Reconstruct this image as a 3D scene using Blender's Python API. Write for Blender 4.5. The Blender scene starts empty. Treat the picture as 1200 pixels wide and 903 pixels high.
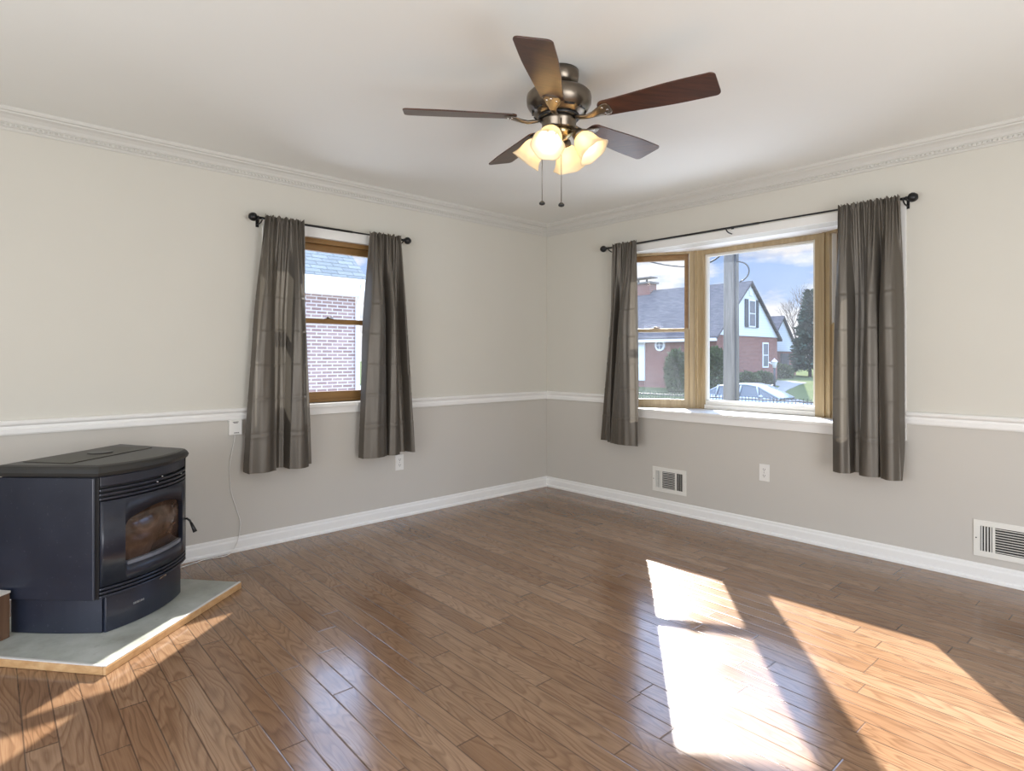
import bpy, bmesh, math, random
from mathutils import Matrix, Vector
random.seed(7)
SC = bpy.context.scene
COL = SC.collection
R_ = math.radians

# ------------------------------------------------------------------ camera
FPX = 701.0
cam_d = bpy.data.cameras.new('camera'); cam = bpy.data.objects.new('camera', cam_d); COL.objects.link(cam)
cam.location = (3.90, -4.07, 1.207)
cam.rotation_euler = (R_(90), 0, R_(47.1))
cam_d.sensor_fit = 'HORIZONTAL'; cam_d.sensor_width = 36.0
cam_d.lens = 36.0 * FPX / 1200.0
cam_d.shift_y = -33.0 / 1200.0
cam_d.clip_start = 0.02; cam_d.clip_end = 500
SC.camera = cam

# ------------------------------------------------------------------ colour management
SC.view_settings.view_transform = 'Standard'
SC.view_settings.look = 'None'
SC.view_settings.gamma = 1.0
SC.view_settings.use_curve_mapping = False
SC.view_settings.exposure = 0.0
SC.cycles.use_denoising = True
SC.cycles.max_bounces = 10
SC.cycles.diffuse_bounces = 6
SC.cycles.transparent_max_bounces = 16
SC.cycles.sample_clamp_indirect = 6.0
SC.cycles.caustics_reflective = False
SC.cycles.caustics_refractive = False

# ------------------------------------------------------------------ light levels
SUN_W = 24.0
SKY_LOW = 0.95        # strength of the low sky seen through the windows
SKY_HIGH = 7.0        # how much brighter the high sky is
BULB = 30.0
REAR_FILL_W = 96.0
SIDE_FILL_W = 92.0

SUN_TRAVEL = Vector((0.612 * math.cos(R_(31.7)), -0.791 * math.cos(R_(31.7)), -math.sin(R_(31.7))))
sd = bpy.data.lights.new('sun', 'SUN'); sd.energy = SUN_W; sd.angle = R_(0.6); sd.color = (1.0, 0.97, 0.92)
so = bpy.data.objects.new('sun', sd); COL.objects.link(so)
so.rotation_euler = SUN_TRAVEL.to_track_quat('-Z', 'Y').to_euler(); so.location = (-20, 26, 22)


def area(name, loc, direction, sx, sy, power, color):
    d = bpy.data.lights.new(name, 'AREA'); d.shape = 'RECTANGLE'; d.size = sx; d.size_y = sy
    d.energy = power; d.color = color
    o = bpy.data.objects.new(name, d); COL.objects.link(o); o.location = loc
    o.rotation_euler = Vector(direction).to_track_quat('-Z', 'Z').to_euler()
    return o


# added fill lamps in the unseen wall openings, tilted up to brighten the ceiling
area('fill_rear', (3.1, -6.02, 1.0), (0.1, 1, 0.45), 3.2, 1.7, REAR_FILL_W, (0.97, 0.985, 1.0))
area('fill_side', (5.52, -2.9, 1.0), (-1, 0.25, 0.5), 2.6, 1.7, SIDE_FILL_W, (0.97, 0.985, 1.0))


def make_world():
    w = bpy.data.worlds.new('sky'); SC.world = w; w.use_nodes = True
    nt = w.node_tree; nt.nodes.clear(); N = nt.nodes.new; L = nt.links.new
    out = N('ShaderNodeOutputWorld'); bg = N('ShaderNodeBackground'); L(bg.outputs[0], out.inputs[0])
    tc = N('ShaderNodeTexCoord'); sep = N('ShaderNodeSeparateXYZ'); L(tc.outputs['Generated'], sep.inputs[0])
    grad = N('ShaderNodeValToRGB'); L(sep.outputs['Z'], grad.inputs[0])
    e = grad.color_ramp.elements
    e[0].position = 0.0; e[0].color = (0.66, 0.78, 0.98, 1)
    e[1].position = 0.19; e[1].color = (0.33, 0.52, 0.93, 1)
    x = e.new(0.5); x.color = (0.45, 0.62, 0.95, 1)
    mp = N('ShaderNodeMapping'); mp.inputs['Scale'].default_value = (1.0, 1.0, 2.3); L(tc.outputs['Generated'], mp.inputs[0])
    mp.inputs['Location'].default_value = (0.42, 0.13, 0.0)
    nz = N('ShaderNodeTexNoise'); nz.inputs['Scale'].default_value = 5.5; nz.inputs['Detail'].default_value = 8
    nz.inputs['Roughness'].default_value = 0.55; L(mp.outputs[0], nz.inputs['Vector'])
    # more cloud low down
    low = N('ShaderNodeMapRange'); low.inputs[1].default_value = 0.0; low.inputs[2].default_value = 0.22
    low.inputs[3].default_value = 0.24; low.inputs[4].default_value = -0.12; L(sep.outputs['Z'], low.inputs[0])
    add = N('ShaderNodeMath'); add.operation = 'ADD'; L(nz.outputs[0], add.inputs[0]); L(low.outputs[0], add.inputs[1])
    cr = N('ShaderNodeValToRGB'); L(add.outputs[0], cr.inputs[0])
    cr.color_ramp.elements[0].position = 0.47; cr.color_ramp.elements[1].position = 0.57
    mx = N('ShaderNodeMix'); mx.data_type = 'RGBA'; L(cr.outputs[0], mx.inputs[0])
    L(grad.outputs[0], mx.inputs[6]); mx.inputs[7].default_value = (0.98, 0.97, 0.99, 1)
    st = N('ShaderNodeMapRange'); st.interpolation_type = 'SMOOTHSTEP'
    st.inputs[1].default_value = 0.17; st.inputs[2].default_value = 0.5
    st.inputs[3].default_value = SKY_LOW; st.inputs[4].default_value = SKY_LOW * SKY_HIGH
    L(sep.outputs['Z'], st.inputs[0])
    L(mx.outputs[2], bg.inputs[0]); L(st.outputs[0], bg.inputs[1])


make_world()

# ------------------------------------------------------------------ materials
MATS = {}


class NT:
    def __init__(s, name):
        s.m = bpy.data.materials.new(name); s.m.use_nodes = True; s.t = s.m.node_tree; s.t.nodes.clear()
        s.out = s.n('ShaderNodeOutputMaterial')

    def n(s, typ, **kw):
        x = s.t.nodes.new(typ)
        for k, v in kw.items():
            setattr(x, k, v)
        return x

    def l(s, a, b):
        s.t.links.new(a, b)

    def val(s, sock, v):
        if hasattr(v, 'is_linked') or hasattr(v, 'links'):
            s.l(v, sock)
        else:
            sock.default_value = v

    def math(s, op, a, b=0.0, c=0.0):
        x = s.n('ShaderNodeMath', operation=op)
        s.val(x.inputs[0], a); s.val(x.inputs[1], b); s.val(x.inputs[2], c)
        return x.outputs[0]

    def comb(s, a, b, c):
        x = s.n('ShaderNodeCombineXYZ'); s.val(x.inputs[0], a); s.val(x.inputs[1], b); s.val(x.inputs[2], c)
        return x.outputs[0]

    def noise(s, vec, scale, detail=3, rough=0.5, dist=0.0):
        x = s.n('ShaderNodeTexNoise'); s.l(vec, x.inputs['Vector']); x.inputs['Scale'].default_value = scale
        x.inputs['Detail'].default_value = detail; x.inputs['Roughness'].default_value = rough
        x.inputs['Distortion'].default_value = dist
        return x.outputs[0]

    def ramp(s, fac, stops):
        x = s.n('ShaderNodeValToRGB'); s.l(fac, x.inputs[0]); e = x.color_ramp.elements
        while len(e) < len(stops):
            e.new(0.5)
        for i, (p, c) in enumerate(stops):
            e[i].position = p
            e[i].color = (c, c, c, 1) if not isinstance(c, tuple) else (c[0], c[1], c[2], 1)
        return x.outputs[0]

    def mix(s, fac, a, b, blend='MIX'):
        x = s.n('ShaderNodeMix', data_type='RGBA', blend_type=blend)
        s.val(x.inputs[0], fac)
        for i, v in ((6, a), (7, b)):
            if isinstance(v, tuple):
                x.inputs[i].default_value = (v[0], v[1], v[2], 1)
            else:
                s.l(v, x.inputs[i])
        return x.outputs[2]

    def bump(s, h, strength=0.3, dist=0.01, normal=None):
        x = s.n('ShaderNodeBump'); x.inputs['Strength'].default_value = strength; x.inputs['Distance'].default_value = dist
        s.l(h, x.inputs['Height'])
        if normal:
            s.l(normal, x.inputs['Normal'])
        return x.outputs[0]

    def bsdf(s, color, rough=0.5, metal=0.0, spec=0.5, coat=0.0, coat_rough=0.1, normal=None, sheen=0.0):
        p = s.n('ShaderNodeBsdfPrincipled')
        if isinstance(color, tuple):
            p.inputs['Base Color'].default_value = (color[0], color[1], color[2], 1)
        else:
            s.l(color, p.inputs['Base Color'])
        s.val(p.inputs['Roughness'], rough); p.inputs['Metallic'].default_value = metal
        p.inputs['Specular IOR Level'].default_value = spec
        p.inputs['Coat Weight'].default_value = coat; p.inputs['Coat Roughness'].default_value = coat_rough
        p.inputs['Sheen Weight'].default_value = sheen
        if normal:
            s.l(normal, p.inputs['Normal'])
        return p

    def obj(s):
        return s.n('ShaderNodeTexCoord').outputs['Object']

    def pos(s):
        return s.n('ShaderNodeNewGeometry').outputs['Position']

    def done(s, shader):
        s.l(shader.outputs[0], s.out.inputs[0])
        return s.m


def simple(name, color, rough=0.5, metal=0.0, spec=0.5, var=0.08, scale=12.0, bump=0.0, coat=0.0):
    """plain procedural material: slight noise in tone, optional fine bump"""
    t = NT(name); v = t.obj()
    f = t.noise(v, scale, 4)
    d = tuple(c * (1 - var) for c in color); b = tuple(min(1, c * (1 + var)) for c in color)
    c = t.mix(f, d, b)
    nrm = t.bump(t.noise(v, scale * 12, 3), bump, 0.002) if bump else None
    return t.done(t.bsdf(c, rough, metal, spec, coat, 0.1, nrm))


def m_wall():
    t = NT('two tone wall paint'); p = t.pos()
    sep = t.n('ShaderNodeSeparateXYZ'); t.l(p, sep.inputs[0])
    f = t.math('GREATER_THAN', sep.outputs['Z'], 0.853)
    nz = t.noise(p, 3.0, 3)
    lowc = t.mix(nz, (0.520, 0.497, 0.455), (0.540, 0.517, 0.475))
    hic = t.mix(nz, (0.575, 0.557, 0.502), (0.595, 0.577, 0.522))
    c = t.mix(f, lowc, hic)
    return t.done(t.bsdf(c, 0.55, spec=0.3, normal=t.bump(t.noise(p, 160, 2), 0.06, 0.002)))


def m_floor():
    t = NT('oak plank floor'); p = t.pos()
    rot = t.n('ShaderNodeMapping'); t.l(p, rot.inputs[0]); rot.inputs['Rotation'].default_value = (0, 0, R_(1.6))
    sep = t.n('ShaderNodeSeparateXYZ'); t.l(rot.outputs[0], sep.inputs[0]); x, y = sep.outputs[0], sep.outputs[1]
    v = t.math('DIVIDE', t.math('ADD', y, 20.0), 0.084)
    row = t.math('FLOOR', v); fv = t.math('FRACT', v)
    wn = t.n('ShaderNodeTexWhiteNoise', noise_dimensions='1D'); t.l(row, wn.inputs['W'])
    u = t.math('DIVIDE', t.math('ADD', t.math('ADD', x, 30.0), t.math('MULTIPLY', wn.outputs[0], 9.0)),
               t.math('ADD', 0.62, t.math('MULTIPLY', wn.outputs[0], 0.55)))
    brd = t.math('FLOOR', u); fu = t.math('FRACT', u)
    wb = t.n('ShaderNodeTexWhiteNoise', noise_dimensions='2D'); t.l(t.comb(row, brd, 0), wb.inputs['Vector'])
    idv = wb.outputs[0]
    # cathedral grain: contour lines of a stretched noise
    gx = t.math('ADD', t.math('MULTIPLY', x, 1.5), t.math('MULTIPLY', idv, 53.0))
    gy = t.math('ADD', t.math('MULTIPLY', y, 9.0), t.math('MULTIPLY', idv, 31.0))
    n1 = t.noise(t.comb(gx, gy, idv), 1.0, 2, 0.45, 0.3)
    rings = t.math('FRACT', t.math('MULTIPLY', n1, 17.0))
    line = t.ramp(rings, [(0.0, 0.0), (0.45, 0.25), (0.80, 1.0), (0.97, 0.1)])
    fine = t.noise(t.comb(t.math('MULTIPLY', x, 7.0), t.math('MULTIPLY', y, 230.0), idv), 1.0, 3)
    base = t.ramp(idv, [(0.0, (0.222, 0.125, 0.067)), (0.35, (0.250, 0.146, 0.081)), (0.7, (0.275, 0.166, 0.095)), (1.0, (0.305, 0.191, 0.115))])
    dark = t.mix(1.0, base, (0.50, 0.43, 0.38), 'MULTIPLY')
    c = t.mix(t.math('MULTIPLY', line, 0.62), base, dark)
    c = t.mix(t.math('MULTIPLY', t.ramp(fine, [(0.42, 0.0), (0.7, 1.0)]), 0.45), c, t.mix(1.0, c, (0.62, 0.55, 0.5), 'MULTIPLY'))
    blot = t.noise(p, 1.7, 3)
    c = t.mix(t.math('MULTIPLY', t.ramp(blot, [(0.4, 0.0), (0.75, 1.0)]), 0.35), c, t.mix(1.0, c, (1.35, 1.32, 1.3), 'MULTIPLY'))
    e1 = t.math('MINIMUM', fv, t.math('SUBTRACT', 1.0, fv))
    e2 = t.math('MULTIPLY', t.math('MINIMUM', fu, t.math('SUBTRACT', 1.0, fu)), 9.0)
    edge = t.math('MINIMUM', e1, e2)
    seam = t.ramp(edge, [(0.0, 1.0), (0.018, 0.75), (0.034, 0.0)])
    c = t.mix(t.math('MULTIPLY', seam, 0.72), c, (0.035, 0.02, 0.012))
    hgt = t.math('SUBTRACT', t.math('ADD', t.math('MULTIPLY', fine, 0.10), t.math('MULTIPLY', line, 0.05)), t.math('MULTIPLY', seam, 1.0))
    hgt = t.math('ADD', hgt, t.math('MULTIPLY', idv, 0.12))
    hgt = t.math('ADD', hgt, t.math('MULTIPLY', t.noise(p, 9.0, 2), 0.35))
    tilt = t.math('MULTIPLY', t.math('SUBTRACT', wb.outputs['Value'], 0.5), t.math('SUBTRACT', fv, 0.5))
    hgt = t.math('ADD', hgt, t.math('MULTIPLY', tilt, 1.0))
    rough = t.math('ADD', 0.11, t.math('MULTIPLY', t.noise(p, 5.0, 4), 0.12))
    nrm = t.bump(hgt, 0.17, 0.004)
    return t.done(t.bsdf(c, rough, spec=0.6, normal=nrm))


def m_glass():
    t = NT('hazy window glass')
    tr = t.n('ShaderNodeBsdfTransparent'); gl = t.n('ShaderNodeBsdfGlossy'); gl.inputs['Roughness'].default_value = 0.02
    fr = t.n('ShaderNodeFresnel'); fr.inputs[0].default_value = 1.16
    m1 = t.n('ShaderNodeMixShader'); t.l(fr.outputs[0], m1.inputs[0]); t.l(tr.outputs[0], m1.inputs[1]); t.l(gl.outputs[0], m1.inputs[2])
    tl = t.n('ShaderNodeBsdfTranslucent'); tl.inputs[0].default_value = (0.86, 0.92, 1.0, 1)
    dirt = t.ramp(t.noise(t.obj(), 2.2, 4, 0.6), [(0.3, 0.006), (0.75, 0.018)])
    m2 = t.n('ShaderNodeMixShader'); t.l(dirt, m2.inputs[0]); t.l(m1.outputs[0], m2.inputs[1]); t.l(tl.outputs[0], m2.inputs[2])
    return t.done(m2)


def m_curtain():
    t = NT('taupe satin curtain'); v = t.pos()
    sep = t.n('ShaderNodeSeparateXYZ'); t.l(v, sep.inputs[0])
    weave = t.noise(t.comb(t.math('MULTIPLY', sep.outputs[0], 900.0), t.math('MULTIPLY', sep.outputs[1], 900.0), t.math('MULTIPLY', sep.outputs[2], 40.0)), 1.0, 2)
    c = t.mix(weave, (0.100, 0.087, 0.071), (0.134, 0.118, 0.098))
    p = t.bsdf(c, 0.46, metal=0.5, spec=0.6)
    tl = t.n('ShaderNodeBsdfTranslucent'); tl.inputs[0].default_value = (0.52, 0.46, 0.37, 1)
    m = t.n('ShaderNodeMixShader'); m.inputs[0].default_value = 0.04
    t.l(p.outputs[0], m.inputs[1]); t.l(tl.outputs[0], m.inputs[2])
    return t.done(m)


def m_wood(name, a, b, rough=0.4, sx=2.0, sy=26.0, axis='X', spec=0.5):
    t = NT(name); v = t.obj(); sep = t.n('ShaderNodeSeparateXYZ'); t.l(v, sep.inputs[0])
    ax = {'X': (sx, sy, sy), 'Y': (sy, sx, sy), 'Z': (sy, sy, sx)}[axis]
    q = t.comb(t.math('MULTIPLY', sep.outputs[0], ax[0]), t.math('MULTIPLY', sep.outputs[1], ax[1]), t.math('MULTIPLY', sep.outputs[2], ax[2]))
    n = t.noise(q, 1.0, 5, 0.6, 0.4)
    c = t.mix(t.ramp(n, [(0.3, 0.0), (0.7, 1.0)]), a, b)
    return t.done(t.bsdf(c, rough, spec=spec, normal=t.bump(n, 0.08, 0.002)))


def m_brick(name, c1, c2, mortar, axis, scale=1.0, mort=0.012):
    t = NT(name); p = t.pos(); sep = t.n('ShaderNodeSeparateXYZ'); t.l(p, sep.inputs[0])
    u = sep.outputs[1] if axis == 'Y' else sep.outputs[0]
    vec = t.comb(u, sep.outputs[2], 0)
    b = t.n('ShaderNodeTexBrick'); t.l(vec, b.inputs['Vector'])
    b.inputs['Color1'].default_value = (*c1, 1); b.inputs['Color2'].default_value = (*c2, 1); b.inputs['Mortar'].default_value = (*mortar, 1)
    b.inputs['Scale'].default_value = 10.0; b.inputs['Mortar Size'].default_value = mort * 10
    b.inputs['Brick Width'].default_value = 2.15 * scale; b.inputs['Row Height'].default_value = 0.677 * scale
    b.inputs['Mortar Smooth'].default_value = 0.2
    c = t.mix(t.math('MULTIPLY', t.noise(p, 9.0, 3), 0.5), b.outputs[0], t.mix(1.0, b.outputs[0], (0.72, 0.7, 0.72), 'MULTIPLY'))
    return t.done(t.bsdf(c, 0.85, spec=0.2))


def m_shingle(name, a, b, axis='X'):
    t = NT(name); p = t.pos(); sep = t.n('ShaderNodeSeparateXYZ'); t.l(p, sep.inputs[0])
    u = sep.outputs[0] if axis == 'X' else sep.outputs[1]
    br = t.n('ShaderNodeTexBrick'); t.l(t.comb(u, sep.outputs[2], 0), br.inputs['Vector'])
    br.inputs['Color1'].default_value = (*a, 1); br.inputs['Color2'].default_value = (*b, 1)
    br.inputs['Mortar'].default_value = tuple(x * 0.45 for x in a) + (1,)
    br.inputs['Scale'].default_value = 10.0; br.inputs['Mortar Size'].default_value = 0.08
    br.inputs['Brick Width'].default_value = 3.3; br.inputs['Row Height'].default_value = 0.85
    return t.done(t.bsdf(br.outputs[0], 0.9, spec=0.15))


def m_siding(name, col):
    t = NT(name); p = t.pos(); sep = t.n('ShaderNodeSeparateXYZ'); t.l(p, sep.inputs[0])
    f = t.math('FRACT', t.math('DIVIDE', sep.outputs[2], 0.16))
    c = t.mix(t.ramp(f, [(0.0, 1.0), (0.1, 0.0)]), col, tuple(x * 0.6 for x in col))
    return t.done(t.bsdf(c, 0.6, spec=0.3))


def m_shade():
    t = NT('frosted cream lamp glass')
    tl = t.n('ShaderNodeBsdfTranslucent'); tl.inputs[0].default_value = (0.95, 0.84, 0.62, 1)
    df = t.bsdf(t.mix(t.noise(t.obj(), 40.0, 3), (0.86, 0.78, 0.62), (0.9, 0.83, 0.69)), 0.25, spec=0.5)
    m = t.n('ShaderNodeMixShader'); m.inputs[0].default_value = 0.55
    t.l(tl.outputs[0], m.inputs[1]); t.l(df.outputs[0], m.inputs[2])
    tr = t.n('ShaderNodeBsdfTransparent'); m2 = t.n('ShaderNodeMixShader'); m2.inputs[0].default_value = 0.10
    t.l(m.outputs[0], m2.inputs[1]); t.l(tr.outputs[0], m2.inputs[2])
    return t.done(m2)


def m_emit(name, col, s):
    t = NT(name); e = t.n('ShaderNodeEmission'); e.inputs[0].default_value = (*col, 1); e.inputs[1].default_value = s
    return t.done(e)


def m_slate():
    t = NT('grey green slate pad'); v = t.pos()
    n = t.noise(v, 5.0, 6, 0.6); n2 = t.noise(v, 30.0, 4)
    c = t.ramp(n, [(0.3, (0.26, 0.265, 0.225)), (0.5, (0.36, 0.37, 0.325)), (0.72, (0.47, 0.48, 0.44))])
    c = t.mix(t.math('MULTIPLY', t.ramp(n2, [(0.6, 0.0), (0.8, 1.0)]), 0.35), c, (0.18, 0.16, 0.12))
    return t.done(t.bsdf(c, 0.5, spec=0.4, normal=t.bump(n2, 0.12, 0.003)))


def m_soot():
    t = NT('sooty brown stove glass'); v = t.obj()
    n = t.noise(v, 9.0, 5, 0.6, 1.0)
    c = t.ramp(n, [(0.3, (0.035, 0.020, 0.013)), (0.52, (0.085, 0.05, 0.033)), (0.72, (0.16, 0.10, 0.07))])
    return t.done(t.bsdf(c, 0.12, spec=0.6))


def m_enamel():
    t = NT('blue black stove enamel'); v = t.obj()
    n = t.noise(v, 5.0, 5, 0.65); n2 = t.noise(v, 70.0, 2)
    c = t.mix(n, (0.008, 0.010, 0.018), (0.017, 0.022, 0.038))
    c = t.mix(t.math('MULTIPLY', t.ramp(n2, [(0.68, 0.0), (0.74, 1.0)]), 0.25), c, (0.10, 0.10, 0.12))
    r = t.math('ADD', 0.22, t.math('MULTIPLY', n, 0.2))
    return t.done(t.bsdf(c, r, spec=0.6, coat=0.15))


def m_ground(name, a, b, scale, rough=0.9):
    t = NT(name); p = t.pos(); n = t.noise(p, scale, 6, 0.65)
    return t.done(t.bsdf(t.mix(n, a, b), rough, spec=0.0))


M = MATS
M['wall'] = m_wall(); M['floor'] = m_floor(); M['glass'] = m_glass(); M['curtain'] = m_curtain()
M['ceiling'] = simple('ceiling paint', (0.775, 0.78, 0.75), 0.7, spec=0.2, var=0.02, scale=2)
M['trim'] = simple('white trim paint', (0.78, 0.775, 0.755), 0.35, spec=0.4, var=0.02, scale=3)
M['crown'] = simple('cream crown paint', (0.57, 0.56, 0.525), 0.45, spec=0.35, var=0.02, scale=3)
M['softwhite'] = simple('brightened soffit white', (0.90, 0.90, 0.89), 0.5, var=0.02)  # whiter than the trim: bounced light on the soffit is put into the colour
M['tan'] = m_wood('tan oak window wood', (0.32, 0.235, 0.125), (0.45, 0.345, 0.205), 0.35, axis='Z')
M['brownw'] = m_wood('brown window wood', (0.20, 0.105, 0.035), (0.30, 0.17, 0.06), 0.35, axis='Y')
M['track'] = simple('pale jamb track', (0.72, 0.70, 0.64), 0.4, var=0.03)
M['black'] = simple('black rod metal', (0.012, 0.012, 0.013), 0.35, metal=0.4, spec=0.5, var=0.2)
M['bronze'] = simple('antique bronze', (0.19, 0.16, 0.128), 0.3, metal=1.0, var=0.2, scale=20)
M['brass'] = simple('antique brass', (0.42, 0.33, 0.18), 0.25, metal=1.0, var=0.12, scale=20)
M['blade'] = m_wood('walnut fan blade', (0.030, 0.012, 0.008), (0.085, 0.030, 0.017), 0.28, 3.0, 55.0, 'X', spec=0.6)
M['shade'] = m_shade(); M['bulb'] = m_emit('lit bulb', (1.0, 0.80, 0.52), BULB)
M['slate'] = m_slate(); M['soot'] = m_soot(); M['enamel'] = m_enamel()
M['castiron'] = simple('matte stove top', (0.022, 0.0215, 0.020), 0.42, spec=0.5, var=0.25, scale=7, bump=0.04)
M['dust'] = simple('dusty stove lid', (0.055, 0.052, 0.042), 0.5, spec=0.4, var=0.35, scale=6, bump=0.04)
M['stoveblack'] = simple('black stove iron', (0.007, 0.007, 0.008), 0.35, spec=0.5, var=0.2)
M['chrome'] = simple('chrome', (0.78, 0.78, 0.80), 0.12, metal=1.0, var=0.04)
M['grayledge'] = simple('grey ash ledge', (0.16, 0.17, 0.20), 0.3, spec=0.5, var=0.3, scale=14)
M['honey'] = m_wood('honey oak edging', (0.42, 0.23, 0.09), (0.62, 0.40, 0.20), 0.4, axis='X')
M['walnutblock'] = m_wood('dark brown wood block', (0.10, 0.052, 0.030), (0.17, 0.095, 0.055), 0.5, axis='Z')
M['palecap'] = simple('pale board edge', (0.62, 0.60, 0.56), 0.5)
M['plastic'] = simple('white plastic', (0.76, 0.75, 0.72), 0.35, var=0.02)
M['slot'] = simple('dark slot', (0.02, 0.02, 0.02), 0.6)
M['ventwhite'] = simple('white register enamel', (0.72, 0.71, 0.66), 0.35, var=0.02)
M['ventdark'] = simple('dark duct', (0.03, 0.03, 0.028), 0.8)
M['nbrick'] = m_brick('neighbour brick', (0.21, 0.13, 0.115), (0.29, 0.20, 0.18), (0.46, 0.43, 0.43), 'Y', 1.0, 0.012)
M['fbrick'] = m_brick('far brick x', (0.17, 0.058, 0.042), (0.25, 0.095, 0.068), (0.27, 0.18, 0.15), 'Y', 1.0, 0.010)
M['fbrickf'] = m_brick('far brick y', (0.17, 0.058, 0.042), (0.25, 0.095, 0.068), (0.27, 0.18, 0.15), 'X', 1.0, 0.010)
M['shingle'] = m_shingle('grey shingles', (0.10, 0.12, 0.127), (0.155, 0.178, 0.185), 'Y')
M['fshingle'] = m_shingle('brown grey shingles', (0.085, 0.075, 0.078), (0.125, 0.108, 0.106), 'X')
M['siding'] = m_siding('white siding', (0.60, 0.62, 0.65))
M['exwhite'] = simple('white exterior paint', (0.68, 0.69, 0.70), 0.5, var=0.03)
M['exdark'] = simple('dark shutter paint', (0.03, 0.035, 0.045), 0.5)
M['exglass'] = simple('dark house glass', (0.08, 0.10, 0.13), 0.08, spec=0.7)
M['lawn'] = m_ground('winter lawn', (0.050, 0.066, 0.028), (0.105, 0.112, 0.055), 1.5)
M['asphalt'] = m_ground('asphalt', (0.12, 0.12, 0.125), (0.18, 0.18, 0.185), 3.0)
M['concrete'] = m_ground('concrete', (0.17, 0.167, 0.16), (0.23, 0.223, 0.212), 2.0)
M['bouncepave'] = m_ground('pale bounce concrete', (0.46, 0.455, 0.44), (0.54, 0.535, 0.52), 2.0)
M['polewood'] = m_wood('weathered pole wood', (0.09, 0.082, 0.072), (0.17, 0.155, 0.135), 0.8, 1.2, 30.0, 'Z', spec=0.2)
M['carpaint'] = simple('silver car paint', (0.22, 0.25, 0.30), 0.2, metal=0.3, var=0.02, coat=0.6)
M['carglass'] = simple('dark car glass', (0.03, 0.04, 0.055), 0.06, spec=0.8)
M['rubber'] = simple('black rubber', (0.02, 0.02, 0.02), 0.8)
M['bark'] = m_ground('bark', (0.10, 0.08, 0.065), (0.19, 0.16, 0.135), 8.0)
M['needle'] = m_ground('spruce needles', (0.030, 0.050, 0.035), (0.075, 0.105, 0.075), 6.0)
M['leaf'] = m_ground('shrub leaves', (0.035, 0.055, 0.022), (0.095, 0.12, 0.045), 7.0)
M['iron'] = simple('dark fence iron', (0.03, 0.03, 0.033), 0.5, metal=0.3)
M['wire'] = simple('dark cable', (0.025, 0.025, 0.028), 0.6)
M['lampglass'] = simple('white lantern glass', (0.85, 0.85, 0.83), 0.3)


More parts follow.
